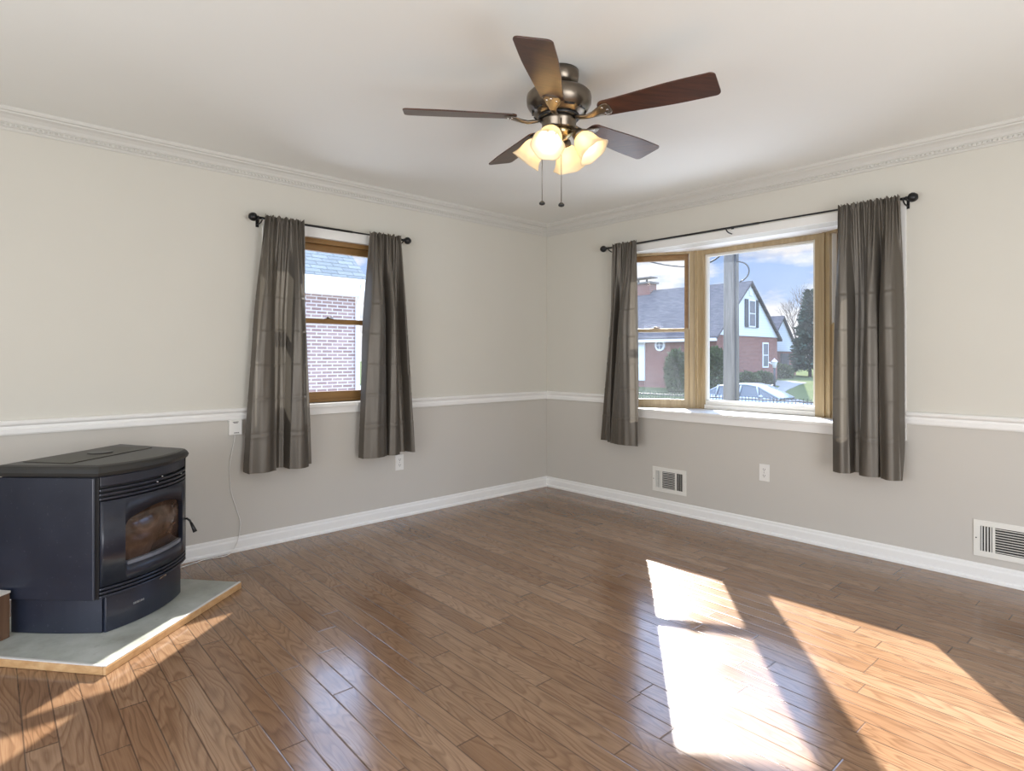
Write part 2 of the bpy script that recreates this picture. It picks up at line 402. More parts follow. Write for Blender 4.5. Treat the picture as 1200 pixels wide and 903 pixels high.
# ------------------------------------------------------------------ geometry helpers
class MB:
    """collects shapes, built in world coordinates (or through self.X), into ONE mesh object"""

    def __init__(s, X=None):
        s.bm = bmesh.new(); s.X = X or Matrix.Identity(4)

    def v(s, p):
        return s.bm.verts.new(s.X @ Vector(p))

    def f(s, vs, smooth=False):
        try:
            fc = s.bm.faces.new(vs); fc.smooth = smooth
            return fc
        except ValueError:
            return None

    def box(s, a, b, bev=0.0):
        lo = [min(a[i], b[i]) for i in range(3)]; hi = [max(a[i], b[i]) for i in range(3)]
        vs = [s.v((x, y, z)) for x in (lo[0], hi[0]) for y in (lo[1], hi[1]) for z in (lo[2], hi[2])]
        fs = [s.f([vs[i] for i in q]) for q in ((0, 1, 3, 2), (4, 6, 7, 5), (0, 4, 5, 1), (2, 3, 7, 6), (0, 2, 6, 4), (1, 5, 7, 3))]
        if bev > 0:
            es = list({e for fc in fs for e in fc.edges})
            bmesh.ops.bevel(s.bm, geom=es, offset=bev, segments=2, affect='EDGES', profile=0.7)
        return s

    def prism(s, poly, z0, z1, smooth=False):
        """poly in local xy, extruded along z"""
        lo = [s.v((p[0], p[1], z0)) for p in poly]; hi = [s.v((p[0], p[1], z1)) for p in poly]
        n = len(poly)
        s.f(lo[::-1]); s.f(hi)
        for i in range(n):
            s.f([lo[i], lo[(i + 1) % n], hi[(i + 1) % n], hi[i]], smooth)
        return s

    def loft(s, rings, cap=True, smooth=True, closed=True):
        rs = [[s.v(p) for p in r] for r in rings]
        n = len(rs[0])
        for a, b in zip(rs[:-1], rs[1:]):
            for i in range(n if closed else n - 1):
                s.f([a[i], a[(i + 1) % n], b[(i + 1) % n], b[i]], smooth)
        if cap:
            s.f(rs[0][::-1]); s.f(rs[-1])
        return s

    def tube(s, pts, r, n=8, cap=True):
        pts = [Vector(p) for p in pts]; rr = r if isinstance(r, (list, tuple)) else [r] * len(pts)
        rings = []; up = None
        for i, p in enumerate(pts):
            d = (pts[min(i + 1, len(pts) - 1)] - pts[max(i - 1, 0)])
            if d.length < 1e-9:
                d = Vector((0, 0, 1))
            d.normalize()
            if up is None:
                up = d.orthogonal().normalized()
            up = (up - d * up.dot(d)).normalized(); w = d.cross(up)
            rings.append([p + (up * math.cos(2 * math.pi * k / n) + w * math.sin(2 * math.pi * k / n)) * rr[i] for k in range(n)])
        return s.loft(rings, cap)

    def lathe(s, prof, c=(0, 0, 0), axis=(0, 0, 1), n=32, cap=True, ruffle=0.0, rn=6):
        """prof: (radius, distance along axis)"""
        ax = Vector(axis).normalized(); u = ax.orthogonal().normalized(); w = ax.cross(u); c = Vector(c)
        if abs(ax.z) > 0.999:
            u = Vector((1, 0, 0)); w = ax.cross(u)
        rings = []
        m = max(p[1] for p in prof) or 1
        for r, h in prof:
            ring = []
            for k in range(n):
                a = 2 * math.pi * k / n
                rr = r * (1 + ruffle * max(0, h / m) ** 4 * math.cos(rn * a))
                ring.append(c + ax * h + (u * math.cos(a) + w * math.sin(a)) * rr)
            rings.append(ring)
        return s.loft(rings, cap)

    def sphere(s, c, r, sc=(1, 1, 1), n=16):
        prof = []
        m = n // 2
        rings = []
        for i in range(m + 1):
            th = math.pi * i / m
            rad = max(math.sin(th), 0.02)
            rings.append([(c[0] + r * sc[0] * rad * math.cos(2 * math.pi * k / n), c[1] + r * sc[1] * rad * math.sin(2 * math.pi * k / n),
                           c[2] - r * sc[2] * math.cos(th)) for k in range(n)])
        return s.loft(rings, True)

    def sweep(s, prof, p0, p1, out, up=(0, 0, 1)):
        """profile (out, up) pulled straight from p0 to p1"""
        o = Vector(out); u = Vector(up); p0 = Vector(p0); p1 = Vector(p1)
        a = [s.v(p0 + o * q[0] + u * q[1]) for q in prof]; b = [s.v(p1 + o * q[0] + u * q[1]) for q in prof]
        n = len(prof)
        for i in range(n):
            s.f([a[i], a[(i + 1) % n], b[(i + 1) % n], b[i]])
        s.f(a[::-1]); s.f(b)
        return s

    def build(s, name, mat, parent=None, bevel=0.0, smooth_angle=None):
        bmesh.ops.recalc_face_normals(s.bm, faces=s.bm.faces)
        me = bpy.data.meshes.new(name); s.bm.to_mesh(me); s.bm.free()
        if mat:
            me.materials.append(mat)
        o = bpy.data.objects.new(name, me); COL.objects.link(o)
        if parent is not None:
            me.transform(wm(parent).inverted()); o.parent = parent
        if bevel:
            b = o.modifiers.new('bevel', 'BEVEL'); b.width = bevel; b.segments = 2; b.limit_method = 'ANGLE'; b.angle_limit = R_(40)
        return o


def wm(o):
    m = Matrix.LocRotScale(o.location, o.rotation_euler, o.scale)
    return wm(o.parent) @ m if o.parent else m


def tag(o, label, cat, group=None, kind=None):
    if label: o['label'] = label
    if cat: o['category'] = cat
    if group: o['group'] = group
    if kind: o['kind'] = kind
    return o


def thing(name, loc, label, cat, rz=0.0, group=None, kind=None):
    o = bpy.data.objects.new(name, None); COL.objects.link(o); o.location = loc; o.rotation_euler = (0, 0, rz)
    o.empty_display_size = 0.1
    return tag(o, label, cat, group, kind)


def struct(name, mb, mat, label, cat):
    return tag(mb.build(name, mat), label, cat, kind='structure')


def copy_tree(o, parent=None):
    c = o.copy(); COL.objects.link(c); c.parent = parent
    for ch in list(o.children):
        copy_tree(ch, c)
    return c


def frame(origin, u, out):
    """local x = along the wall, local y = out into the room, local z = up"""
    u = Vector(u); out = Vector(out)
    m = Matrix(((u.x, out.x, 0, origin[0]), (u.y, out.y, 0, origin[1]), (0, 0, 1, origin[2] if len(origin) > 2 else 0), (0, 0, 0, 1)))
    return m


FL = frame((0, 0, 0), (0, 1, 0), (1, 0, 0))      # left wall: x = world y, y = into room (+x)
FR = frame((0, 0, 0), (1, 0, 0), (0, -1, 0))     # right wall: x = world x, y = into room (-y)

# ------------------------------------------------------------------ room shell
XW, YR, CH = 5.5, -6.0, 2.44
WT = 0.13
LW = dict(u0=-2.56, u1=-1.735, z0=0.893, z1=2.024)      # left window opening
BW = dict(u0=0.84, u1=2.88, z0=0.772, z1=2.065)        # bay opening

struct('floor', MB().box((-0.0, YR, -0.12), (XW, 0.0, 0.0)), M['floor'], 'brown oak plank floor with patches of sunlight', 'floor')
struct('ceiling', MB().box((-WT, YR - WT, CH), (XW + WT, WT, CH + 0.12)), M['ceiling'], 'plain off white ceiling above the fan', 'ceiling')


def wall_with_hole(X, u0, u1, depth, hole):
    m = MB(X); z0, z1 = -0.12, CH
    h0, h1, a, b = hole['u0'], hole['u1'], hole['z0'], hole['z1']
    m.box((u0, -depth, z0), (h0, 0, z1)); m.box((h1, -depth, z0), (u1, 0, z1))
    m.box((h0, -depth, z0), (h1, 0, a)); m.box((h0, -depth, b), (h1, 0, z1))
    return m


struct('wall_left', wall_with_hole(FL, YR - WT, WT, WT, LW), M['wall'], 'left wall, cream above the chair rail and greige below, with the sash window', 'wall')
struct('wall_right', wall_with_hole(FR, 0.0, XW + WT, WT, BW), M['wall'], 'right wall, cream above the chair rail and greige below, with the bay window', 'wall')
struct('wall_rear', wall_with_hole(frame((0, YR, 0), (1, 0, 0), (0, 1, 0)), 0.0, XW + WT, WT, dict(u0=1.5, u1=4.7, z0=0.2, z1=1.9)), M['wall'], 'rear wall behind the camera', 'wall')
struct('wall_side', wall_with_hole(frame((XW, 0, 0), (0, 1, 0), (-1, 0, 0)), YR, 0.0, WT, dict(u0=-4.2, u1=-1.6, z0=0.2, z1=1.9)), M['wall'], 'side wall to the right of the camera', 'wall')

BASE = [(0, 0), (0.024, 0), (0.024, 0.012), (0.020, 0.018), (0.014, 0.021), (0.014, 0.062), (0.012, 0.068), (0.009, 0.072), (0.008, 0.084), (0.004, 0.090), (0, 0.092)]
struct('baseboard_left', MB().sweep(BASE, (0, YR, 0), (0, 0, 0), (1, 0, 0)), M['trim'], 'white baseboard along the left wall', 'baseboard')
struct('baseboard_right', MB().sweep(BASE, (0, 0, 0), (XW, 0, 0), (0, -1, 0)), M['trim'], 'white baseboard along the right wall', 'baseboard')
RAIL = [(0, 0.818), (0.010, 0.818), (0.014, 0.826), (0.015, 0.846), (0.010, 0.852), (0.010, 0.862), (0.022, 0.872), (0.024, 0.882), (0.018, 0.890), (0, 0.892)]
m = MB()
m.sweep(RAIL, (0, YR, 0), (0, LW['u0'] - 0.075, 0), (1, 0, 0)); m.sweep(RAIL, (0, LW['u1'] + 0.075, 0), (0, 0, 0), (1, 0, 0))
struct('trim_1', m, M['trim'], 'white chair rail on the left wall', 'chair rail')
m = MB()
m.sweep(RAIL, (0, 0, 0), (BW['u0'] - 0.030, 0, 0), (0, -1, 0)); m.sweep(RAIL, (BW['u1'] + 0.030, 0, 0), (XW, 0, 0), (0, -1, 0))
struct('trim_2', m, M['trim'], 'white chair rail on the right wall', 'chair rail')
CROWN = [(0, 0), (0.006, 0), (0.010, 0.008), (0.010, 0.014), (0.016, 0.016), (0.018, 0.034), (0.024, 0.038), (0.030, 0.052), (0.042, 0.066), (0.056, 0.074),
         (0.058, 0.082), (0.066, 0.084), (0.070, 0.092), (0.072, 0.102), (0, 0.102)]
CROWN = [(a, CH - 0.102 + b) for a, b in CROWN]


def crown(p0, p1, out, along, n):
    m = MB(); m.sweep(CROWN, p0, p1, out)
    o = Vector(out); a = Vector(along); z = CH - 0.102 + 0.025
    for i in range(n):                       # rope bead row in the moulding
        p = Vector(p0) + a * (0.02 + i * 0.0215)
        c = p + o * 0.0185 + Vector((0, 0, z))
        h = a * 0.0065
        u = Vector((0, 0, 0.0065))
        vs = [m.v(c - h - u), m.v(c + h - u), m.v(c + h + u), m.v(c - h + u)]
        t = m.v(c + o * 0.0065)
        for k in range(4):
            m.f([vs[k], vs[(k + 1) % 4], t])
    return m


struct('trim_3', crown((0, -5.0, 0), (0, 0, 0), (1, 0, 0), (0, 1, 0), 228), M['crown'], 'cream crown moulding with a bead row on the left wall', 'crown moulding')
struct('trim_4', crown((0, 0, 0), (XW, 0, 0), (0, -1, 0), (1, 0, 0), 250), M['crown'], 'cream crown moulding with a bead row on the right wall', 'crown moulding')


# ------------------------------------------------------------------ double hung windows
def double_hung(root, X, u0, u1, z0, z1, wood_u, wood_l, wood_f, jamb=0.03, zm=1.445, stile=0.045, botr=0.045, topr=0.05, dep=0.10, mr=0.028, y0=0.0, head=0.03):
    """local y is into the room; the unit reaches from y0 back to y0-dep"""
    m = MB(X)
    for a, b in ((u0, u0 + jamb), (u1 - jamb, u1)):
        m.box((a, y0 - dep, z0), (b, y0, z1))
    m.box((u0 + jamb, y0 - dep, z1 - head), (u1 - jamb, y0, z1)); m.box((u0 + jamb, y0 - dep, z0), (u1 - jamb, y0 - 0.012, z0 + 0.018))
    m.build('window_frame', wood_f, root)
    m = MB(X)
    for a, b in ((u0 + jamb, u0 + jamb + 0.007), (u1 - jamb - 0.007, u1 - jamb)):
        m.box((a, y0 - 0.050, zm), (b, y0 - 0.016, z1 - head))
    m.build('jamb_track', M['track'], root)
    a, b = u0 + jamb, u1 - jamb
    for nm, za, zb, yy, wd, tr, br in (('upper_sash', zm - mr * 0.6, z1 - head, y0 - 0.066, wood_u, topr, mr), ('lower_sash', z0 + 0.018, zm + mr * 0.4, y0 - 0.032, wood_l, mr, botr)):
        m = MB(X)
        m.box((a, yy - 0.016, za), (a + stile, yy + 0.016, zb), 0.003); m.box((b - stile, yy - 0.016, za), (b, yy + 0.016, zb), 0.003)
        m.box((a + stile, yy - 0.016, zb - tr), (b - stile, yy + 0.016, zb), 0.003); m.box((a + stile, yy - 0.016, za), (b - stile, yy + 0.016, za + br), 0.003)
        s = m.build(nm, wd, root)
        MB(X).box((a + stile - 0.004, yy - 0.003, za + br - 0.004), (b - stile + 0.004, yy + 0.003, zb - tr + 0.004)).build('pane', M['glass'], s)
        if nm == 'lower_sash':
            c = (a + b) / 2
            k = MB(X); k.box((c - 0.028, yy - 0.012, zb), (c + 0.028, yy + 0.012, zb + 0.006), 0.002)
            k.lathe([(0.011, 0.0), (0.011, 0.008), (0.006, 0.012)], (c - 0.006, yy, zb + 0.006), n=14)
            k.box((c - 0.006, yy - 0.005, zb + 0.010), (c + 0.034, yy + 0.005, zb + 0.016), 0.002)
            k.build('sash_lock', M['bronze'], s)


W1 = thing('window_1', (0, -2.15, LW['z0']), 'brown wood double hung sash window in the left wall', 'window', kind='structure')
double_hung(W1, FL, LW['u0'], LW['u1'], LW['z0'] + 0.004, LW['z1'], M['brownw'], M['brownw'], M['brownw'], jamb=0.026, zm=1.462, stile=0.042, botr=0.054, topr=0.046, y0=-0.03, mr=0.034, dep=0.085)
m = MB(FL)
for a, b in ((LW['u0'] - 0.075, LW['u0']), (LW['u1'], LW['u1'] + 0.075)):
    m.box((a, 0, 0.895), (b, 0.016, LW['z1'] + 0.08), 0.003)
m.box((LW['u0'], 0, LW['z1']), (LW['u1'], 0.016, LW['z1'] + 0.08), 0.003)
m.build('casing', M['trim'], W1)
m = MB(FL); m.box((LW['u0'] - 0.09, -0.028, 0.868), (LW['u1'] + 0.09, 0.045, 0.894), 0.006); m.build('stool', M['trim'], W1)
m = MB(FL); m.box((LW['u0'] - 0.073, 0, 0.818), (LW['u1'] + 0.073, 0.018, 0.868), 0.003); m.build('apron', M['trim'], W1)

# bay window: two 30 degree flanks and a picture window between
KN1, KN2, KY = 1.36, 2.36, 0.30
P1x, P2x = KN1 - KY / math.tan(R_(30)), KN2 + KY / math.tan(R_(30))
W2 = thing('window_2', (1.86, 0.1, BW['z0']), 'tan wood bay window with a picture pane between two sash flanks', 'window', kind='structure')
c30, s30 = math.cos(R_(30)), math.sin(R_(30))
XL = frame((KN1, KY, 0), (c30, s30, 0), (s30, -c30, 0))
XR = frame((KN2, KY, 0), (c30, -s30, 0), (-s30, -c30, 0))
zs, zh = 0.796, 2.065
double_hung(W2, XL, -0.60, -0.006, zs, zh, M['brownw'], M['tan'], M['tan'], jamb=0.03, zm=1.432, stile=0.040, botr=0.05, topr=0.045, dep=0.085, head=0.016)  # upper sash in darker brown: its backlit shade is put into the colour
double_hung(W2, XR, 0.006, 0.60, zs, zh, M['brownw'], M['tan'], M['tan'], jamb=0.03, zm=1.432, stile=0.040, botr=0.05, topr=0.045, dep=0.085, head=0.016)  # upper sash carries the same painted-in shade
for kx, sg in ((KN1, 1), (KN2, -1)):          # mullion posts on the knees
    m = MB(); m.prism([(kx - sg * 0.012, KY - 0.004), (kx + sg * 0.026, KY + 0.012), (kx + sg * 0.050, KY + 0.014), (kx + sg * 0.050, KY + 0.125), (kx - sg * 0.055, KY + 0.085)], zs, zh)
    m.build('mullion', M['tan'], W2)
    m = MB(); m.box((kx + sg * 0.008, KY - 0.010, zs), (kx + sg * 0.020, KY + 0.014, zh), 0.003); m.build('mullion_bead', M['tan'], W2)
PX0, PX1, PY = KN1 + 0.05, KN2 - 0.05, KY + 0.016
m = MB()
for a, b in ((PX0, PX0 + 0.028), (PX1 - 0.028, PX1)):
    m.box((a, PY, zs), (b, PY + 0.09, zh), 0.003)
m.box((PX0 + 0.028, PY, zh - 0.035), (PX1 - 0.028, PY + 0.09, zh), 0.003)
m.build('picture_frame', M['tan'], W2)
m = MB()
for a, b in ((PX0 + 0.028, PX0 + 0.046), (PX1 - 0.046, PX1 - 0.028)):
    m.box((a, PY + 0.02, zs + 0.07), (b, PY + 0.06, zh - 0.035), 0.003)
m.box((PX0 + 0.046, PY + 0.02, zh - 0.055), (PX1 - 0.046, PY + 0.06, zh - 0.035), 0.003)
m.build('glazing_bead', M['track'], W2)
m = MB(); m.box((PX0 + 0.028, PY + 0.004, zs), (PX1 - 0.028, PY + 0.09, zs + 0.034), 0.004); m.box((PX0 + 0.028, PY + 0.022, zs + 0.034), (PX1 - 0.028, PY + 0.09, zs + 0.068), 0.004)
m.build('bottom_rail', M['trim'], W2)
MB().box((PX0 + 0.03, PY + 0.045, zs + 0.06), (PX1 - 0.03, PY + 0.051, zh - 0.04)).build('picture_pane', M['glass'], W2)


def bay_poly(extra, nose):
    return [(BW['u0'] - (0.03 if nose else 0), -nose), (BW['u1'] + (0.03 if nose else 0), -nose)] + \
           ([(BW['u1'] + 0.03, -0.001), (BW['u1'], -0.001)] if nose else []) + \
           [(P2x + 0.02, 0.16), (P2x - 0.05, 0.17 + extra * 0.2), (KN2 + 0.06, KY + 0.11 + extra), (KN1 - 0.06, KY + 0.11 + extra), (P1x + 0.05, 0.17 + extra * 0.2), (P1x - 0.02, 0.16)] + \
           ([(BW['u0'], -0.001), (BW['u0'] - 0.03, -0.001)] if nose else [])


m = MB(); m.prism(bay_poly(0.06, 0.032), zs - 0.024, zs - 0.0005); m.build('seat_board', M['trim'], W2, bevel=0.005)
m = MB(); m.prism(bay_poly(0.10, 0.0), zh + 0.0005, zh + 0.05); m.build('head_board', M['softwhite'], W2)
m = MB(FR); m.box((BW['u0'], 0, 0.720), (BW['u1'], 0.018, 0.772), 0.003); m.build('apron', M['trim'], W2)
m = MB(FR)
for a, b in ((BW['u0'] - 0.030, BW['u0']), (BW['u1'], BW['u1'] + 0.030)):
    m.box((a, 0, 0.720), (b, 0.014, BW['z1'] + 0.055), 0.003)
m.box((BW['u0'], 0, BW['z1']), (BW['u1'], 0.014, BW['z1'] + 0.055), 0.003)
m.build('casing', M['trim'], W2)


# ------------------------------------------------------------------ curtain rods and curtains
def rod(X, u0, u1, z, y, label, loc, hooks):
    t = thing('curtain_rod', loc, label, 'curtain rod')
    mid = (u0 + u1) / 2 + 0.1 * (u1 - u0)
    MB(X).tube([(u0 + 0.02, y, z), (mid, y, z)], 0.0075, 12).build('rod_tube', M['black'], t)
    MB(X).tube([(mid - 0.05, y, z), (u1 - 0.02, y, z)], 0.0058, 12).build('rod_tube', M['black'], t)
    for u, d in ((u0, 1), (u1, -1)):
        m = MB(X)
        m.lathe([(0.002, -0.030), (0.015, -0.027), (0.025, -0.013), (0.0275, 0.0), (0.024, 0.012), (0.011, 0.021), (0.008, 0.024), (0.012, 0.026), (0.012, 0.031), (0.0085, 0.034), (0.0085, 0.055)], (u, y, z), (d, 0, 0), 20)
        m.build('finial', M['black'], t)
    for u in hooks:
        m = MB(X)
        m.box((u - 0.010, 0.0005, z - 0.045), (u + 0.010, 0.005, z + 0.012), 0.002)
        m.tube([(u, 0.004, z - 0.03), (u, y * 0.7, z - 0.028), (u, y, z - 0.020), (u, y + 0.012, z - 0.010), (u, y + 0.014, z + 0.004)], 0.0045, 8)
        m.build('bracket', M['black'], t)
    return t


RZL, RZR, RYL, RYR = 2.081, 2.117, 0.08, 0.085
rod(FL, -2.715, -1.592, RZL, RYL, 'black curtain rod with ball finials above the left sash window', (0.04, -2.15, RZL), (-2.665, -1.635))
rod(FR, 0.742, 2.956, RZR, RYR, 'long black curtain rod with ball finials above the bay window', (1.85, -0.04, RZR), (0.80, 1.84, 2.915))


def lerp(a, b, t):
    return a + (b - a) * t


def sstep(a, b, x):
    x = min(1, max(0, (x - a) / (b - a)))
    return x * x * (3 - 2 * x)


def curtain(X, ztop, zbot, top, bot, y, folds, phase, label, loc, seed, gathers=9, amp=0.034, skew=0.0, hem_dip=0.0):
    """one gathered panel hanging in front of its rod. folds: list of (centre s, half width, depth) pleats at the hem"""
    rnd = random.Random(seed); nu, nz = 190, 200
    m = MB(X); grid = []
    gph = [rnd.uniform(0, 6.28) for _ in range(4)]
    for j in range(nz + 1):
        t = j / nz; row = []
        z = lerp(ztop + 0.018, zbot, t)
        k = sstep(-0.05, 0.42, t) if t > 0.02 else 0.0
        a0 = lerp(top[0], bot[0], t ** 0.9); a1 = lerp(top[1], bot[1], t ** 0.9)
        for i in range(nu + 1):
            s = i / nu
            fs = math.sin(2 * math.pi * gathers * s + gph[0]); fine = (math.copysign(abs(fs) ** 0.7, fs) * 0.6 + math.sin(2 * math.pi * gathers * 0.53 * s + gph[1]) * 0.4) * 0.017
            box = 0.0; du = 0.0
            for (c, hw, d) in folds:
                c2 = c + 0.05 * (1 - t) * math.sin(7 * c + seed) + 0.012 * math.sin(5 * t + c * 9)
                h2 = hw * (1 - 0.25 * (1 - t))
                e = 0.016 + 0.03 * (1 - t)
                rnd_top = 0.14 * math.cos(min(1, abs(s - c2) / h2) * math.pi) if h2 > 0.05 else 0
                if abs(s - c2) < h2 + e:      # the pleat rolls over the hollows beside it
                    q = (s - c2) / (h2 + e)
                    du += 0.30 * k * h2 * (a1 - a0) * q * (1 - abs(q) ** 6) * 1.0
                box = max(box, d / 0.08 * (sstep(c2 - h2 - e, c2 - h2 + e, s) - sstep(c2 + h2 - e, c2 + h2 + e, s)) * (0.9 + rnd_top))
            du += 0.006 * math.sin(2 * math.pi * (1.6 * s + 0.25 * t) + seed)
            wr = 0.0022 * math.sin(2 * math.pi * (5.3 * s + 0.8 * t) + gph[2]) + 0.0016 * math.sin(2 * math.pi * (9.1 * s - 0.6 * t) + gph[3])
            cr = 0.0
            for zc in (0.72, 0.94, 1.15, 1.37, 1.58):     # flat creases pressed in by the packet
                zz = (z - zc - 0.006 * math.sin(9 * s + zc * 7)) / 0.009
                cr += 0.0026 * math.exp(-zz * zz) - 0.0026 * math.exp(-((zz - 1.6) ** 2))
            top_y = y + 0.026 + fine
            if t < 0.02:                     # header ruffle above the rod pocket
                top_y += 0.004 * math.sin(2 * math.pi * gathers * 2.3 * s)
            low_y = 0.058 + 0.122 * box + wr + cr
            yy = max(lerp(top_y, low_y, k), lerp(y + 0.010, 0.054, k))
            zz2 = z + (0.006 * math.sin(2 * math.pi * gathers * 1.7 * s + 1) if j == 0 else 0)
            row.append(m.v((lerp(a0, a1, s) + du * k, yy, zz2)))
        grid.append(row)
    for j in range(nz):
        for i in range(nu):
            m.f([grid[j][i], grid[j][i + 1], grid[j + 1][i + 1], grid[j + 1][i]], True)
    o = m.build('curtain', M['curtain'])
    tag(o, label, 'curtain', 'grey curtain panels')
    return o


curtain(FL, RZL, 0.497, (-2.655, -2.405), (-2.765, -2.335), RYL, [(0.19, 0.17, 0.070), (0.74, 0.13, 0.080)], 0.0, 'grey taupe curtain on the left side of the sash window, above the stove cord', None, 3)
curtain(FL, RZL, 0.500, (-1.912, -1.665), (-1.990, -1.555), RYL, [(0.21, 0.21, 0.075), (0.585, 0.09, 0.070), (0.985, 0.055, 0.05)], 0.0, 'grey taupe curtain on the right side of the sash window, over the wall outlet', None, 5)
curtain(FR, RZR, 0.508, (0.862, 1.092), (0.690, 1.115), RYR, [(0.30, 0.035, 0.05), (0.73, 0.30, 0.080)], 0.0, 'grey taupe curtain on the left side of the bay window, nearest the room corner', None, 8)
curtain(FR, RZR, 0.508, (2.574, 2.905), (2.555, 2.918), RYR, [(0.12, 0.12, 0.065), (0.55, 0.125, 0.070), (0.86, 0.145, 0.085)], 0.0, 'grey taupe curtain on the right side of the bay window, nearest the photo edge', None, 11, gathers=11)


# ------------------------------------------------------------------ ceiling fan
FANC = (2.141, -2.158, CH)
fan = thing('ceiling_fan', FANC, 'bronze ceiling fan with five walnut blades and four lit glass shades', 'ceiling fan', rz=R_(47.1))
FX = wm(fan)
MB(FX).lathe([(0.020, -0.082), (0.035, -0.080), (0.055, -0.070), (0.074, -0.055), (0.083, -0.040), (0.086, -0.020), (0.086, -0.0005)], n=40).build('canopy', M['bronze'], fan)
MB(FX).lathe([(0.022, -0.105), (0.024, -0.09), (0.034, -0.084), (0.030, -0.070)], n=24).build('neck', M['stoveblack'], fan)
m = MB(FX)
m.lathe([(0.078, -0.196), (0.092, -0.190), (0.108, -0.180), (0.124, -0.165), (0.134, -0.150), (0.139, -0.140), (0.141, -0.118), (0.139, -0.104), (0.130, -0.094), (0.110, -0.088), (0.060, -0.082), (0.02, -0.082)], n=48)
hous = m.build('motor_housing', M['bronze'], fan)
for k in range(10):
    m = MB(FX)
    a = 2 * math.pi * k / 10
    p = Vector((math.cos(a) * 0.113, math.sin(a) * 0.113, -0.1765)); t = Vector((-math.sin(a), math.cos(a), 0)); rd = Vector((math.cos(a) * 0.75, math.sin(a) * 0.75, 0.55))
    m.tube([p - t * 0.022, p + t * 0.022], 0.0042, 6)
    m.build('vent_slot', M['stoveblack'], hous)
MB(FX).lathe([(0.070, -0.206), (0.086, -0.205), (0.090, -0.200), (0.090, -0.193), (0.080, -0.190)], n=40).build('flywheel', M['stoveblack'], fan)
MB(FX).lathe([(0.062, -0.256), (0.070, -0.253), (0.0735, -0.248), (0.0735, -0.222), (0.0765, -0.218), (0.0765, -0.206), (0.070, -0.203)], n=40).build('switch_housing', M['bronze'], fan)
m = MB(FX)
m.lathe([(0.006, -0.335), (0.013, -0.330), (0.016, -0.322), (0.011, -0.312), (0.007, -0.306), (0.012, -0.300), (0.030, -0.292), (0.046, -0.282), (0.058, -0.268), (0.060, -0.256)], n=32)
m.build('light_fitter', M['brass'], fan)

BR0, BR1 = 0.185, 0.665
pitch = -R_(12.5)
for k in range(5):
    a = R_(-30 + 72 * k)
    Xb = FX @ Matrix.Rotation(a, 4, 'Z') @ Matrix.Translation((0, 0, -0.198)) @ Matrix.Rotation(pitch, 4, 'X')
    half = lambda r: lerp(0.050, 0.070, sstep(BR0, BR0 + 0.36, r))
    up, rc = [], 0.022
    side = []
    for i in range(13):
        r = lerp(BR0 + 0.03, BR1 - rc, i / 12); side.append((r, half(r)))
    for i in range(1, 7):
        q = math.pi / 2 * i / 6; side.append((BR1 - rc + rc * math.sin(q), half(BR1) - rc + rc * math.cos(q)))
    root = [(BR0 + 0.03 - 0.03 * math.sin(math.pi / 2 * i / 5), -(half(BR0) - 0.03) - 0.03 * math.cos(math.pi / 2 * i / 5)) for i in range(1, 6)]
    rooty = [(p[0], -p[1]) for p in root][::-1]
    poly = rooty + side + [(p[0], -p[1]) for p in side[::-1]] + root
    MB(Xb).prism(poly, -0.003, 0.003).build('fan_blade', M['blade'], fan, bevel=0.0012)
    # cast blade iron: arm from the flywheel, fanning out into a shell plate under the blade
    m = MB(Xb)
    st = [(0.078, 0.014, -0.012, 0.006), (0.105, 0.012, -0.018, 0.008), (0.135, 0.013, -0.022, 0.008), (0.160, 0.019, -0.019, 0.007), (0.185, 0.030, -0.012, 0.006), (0.210, 0.039, -0.0075, 0.004), (0.228, 0.036, -0.006, 0.0026), (0.236, 0.022, -0.005, 0.0018)]
    rings = []
    for (r, w, z, h) in st:
        ring = []
        for q in range(16):
            aa = 2 * math.pi * q / 16
            rib = 1 + (0.22 * math.cos(5 * aa) if r > 0.15 else 0)
            ring.append((r, w * math.cos(aa), z + h * math.sin(aa) * rib))
        rings.append(ring)
    m.loft(rings)
    iron = m.build('blade_iron', M['bronze'], fan)
    m = MB(Xb)
    for (r, w) in ((0.205, -0.02), (0.205, 0.02), (0.222, 0.0)):
        m.lathe([(0.0055, -0.013), (0.0055, -0.010), (0.004, -0.008)], (r, w, 0), n=10)
    m.build('screw', M['chrome'], iron)

for k in range(4):
    a = R_(248 + 90 * k)
    er = Vector((math.cos(a), math.sin(a), 0))
    ax = (er * 0.62 + Vector((0, 0, -0.785))).normalized()
    p0 = er * 0.074 + Vector((0, 0, -0.264))
    m = MB(FX); m.tube([er * 0.045 + Vector((0, 0, -0.268)), er * 0.062 + Vector((0, 0, -0.258)), p0, p0 + ax * 0.012], [0.009, 0.009, 0.012, 0.013], 10)
    m.lathe([(0.014, 0.004), (0.026, 0.010), (0.028, 0.022), (0.0285, 0.030), (0.024, 0.031)], p0, ax, 20)
    m.build('lamp_arm', M['bronze'], fan)
    prof = [(0.0225, 0.030), (0.030, 0.034), (0.041, 0.046), (0.048, 0.062), (0.0515, 0.080), (0.0545, 0.098), (0.060, 0.114), (0.068, 0.128), (0.0715, 0.133)]
    inner = [(r - 0.003, h) for r, h in prof]
    MB(FX).lathe(prof + inner[::-1], p0, ax, 36, cap=False, ruffle=0.045, rn=6).build('lamp_shade', M['shade'], fan)
    MB(FX).lathe([(0.010, 0.030), (0.012, 0.045), (0.0165, 0.060), (0.019, 0.074), (0.016, 0.089), (0.009, 0.101), (0.002, 0.108)], p0, ax, 16).build('bulb', M['bulb'], fan)

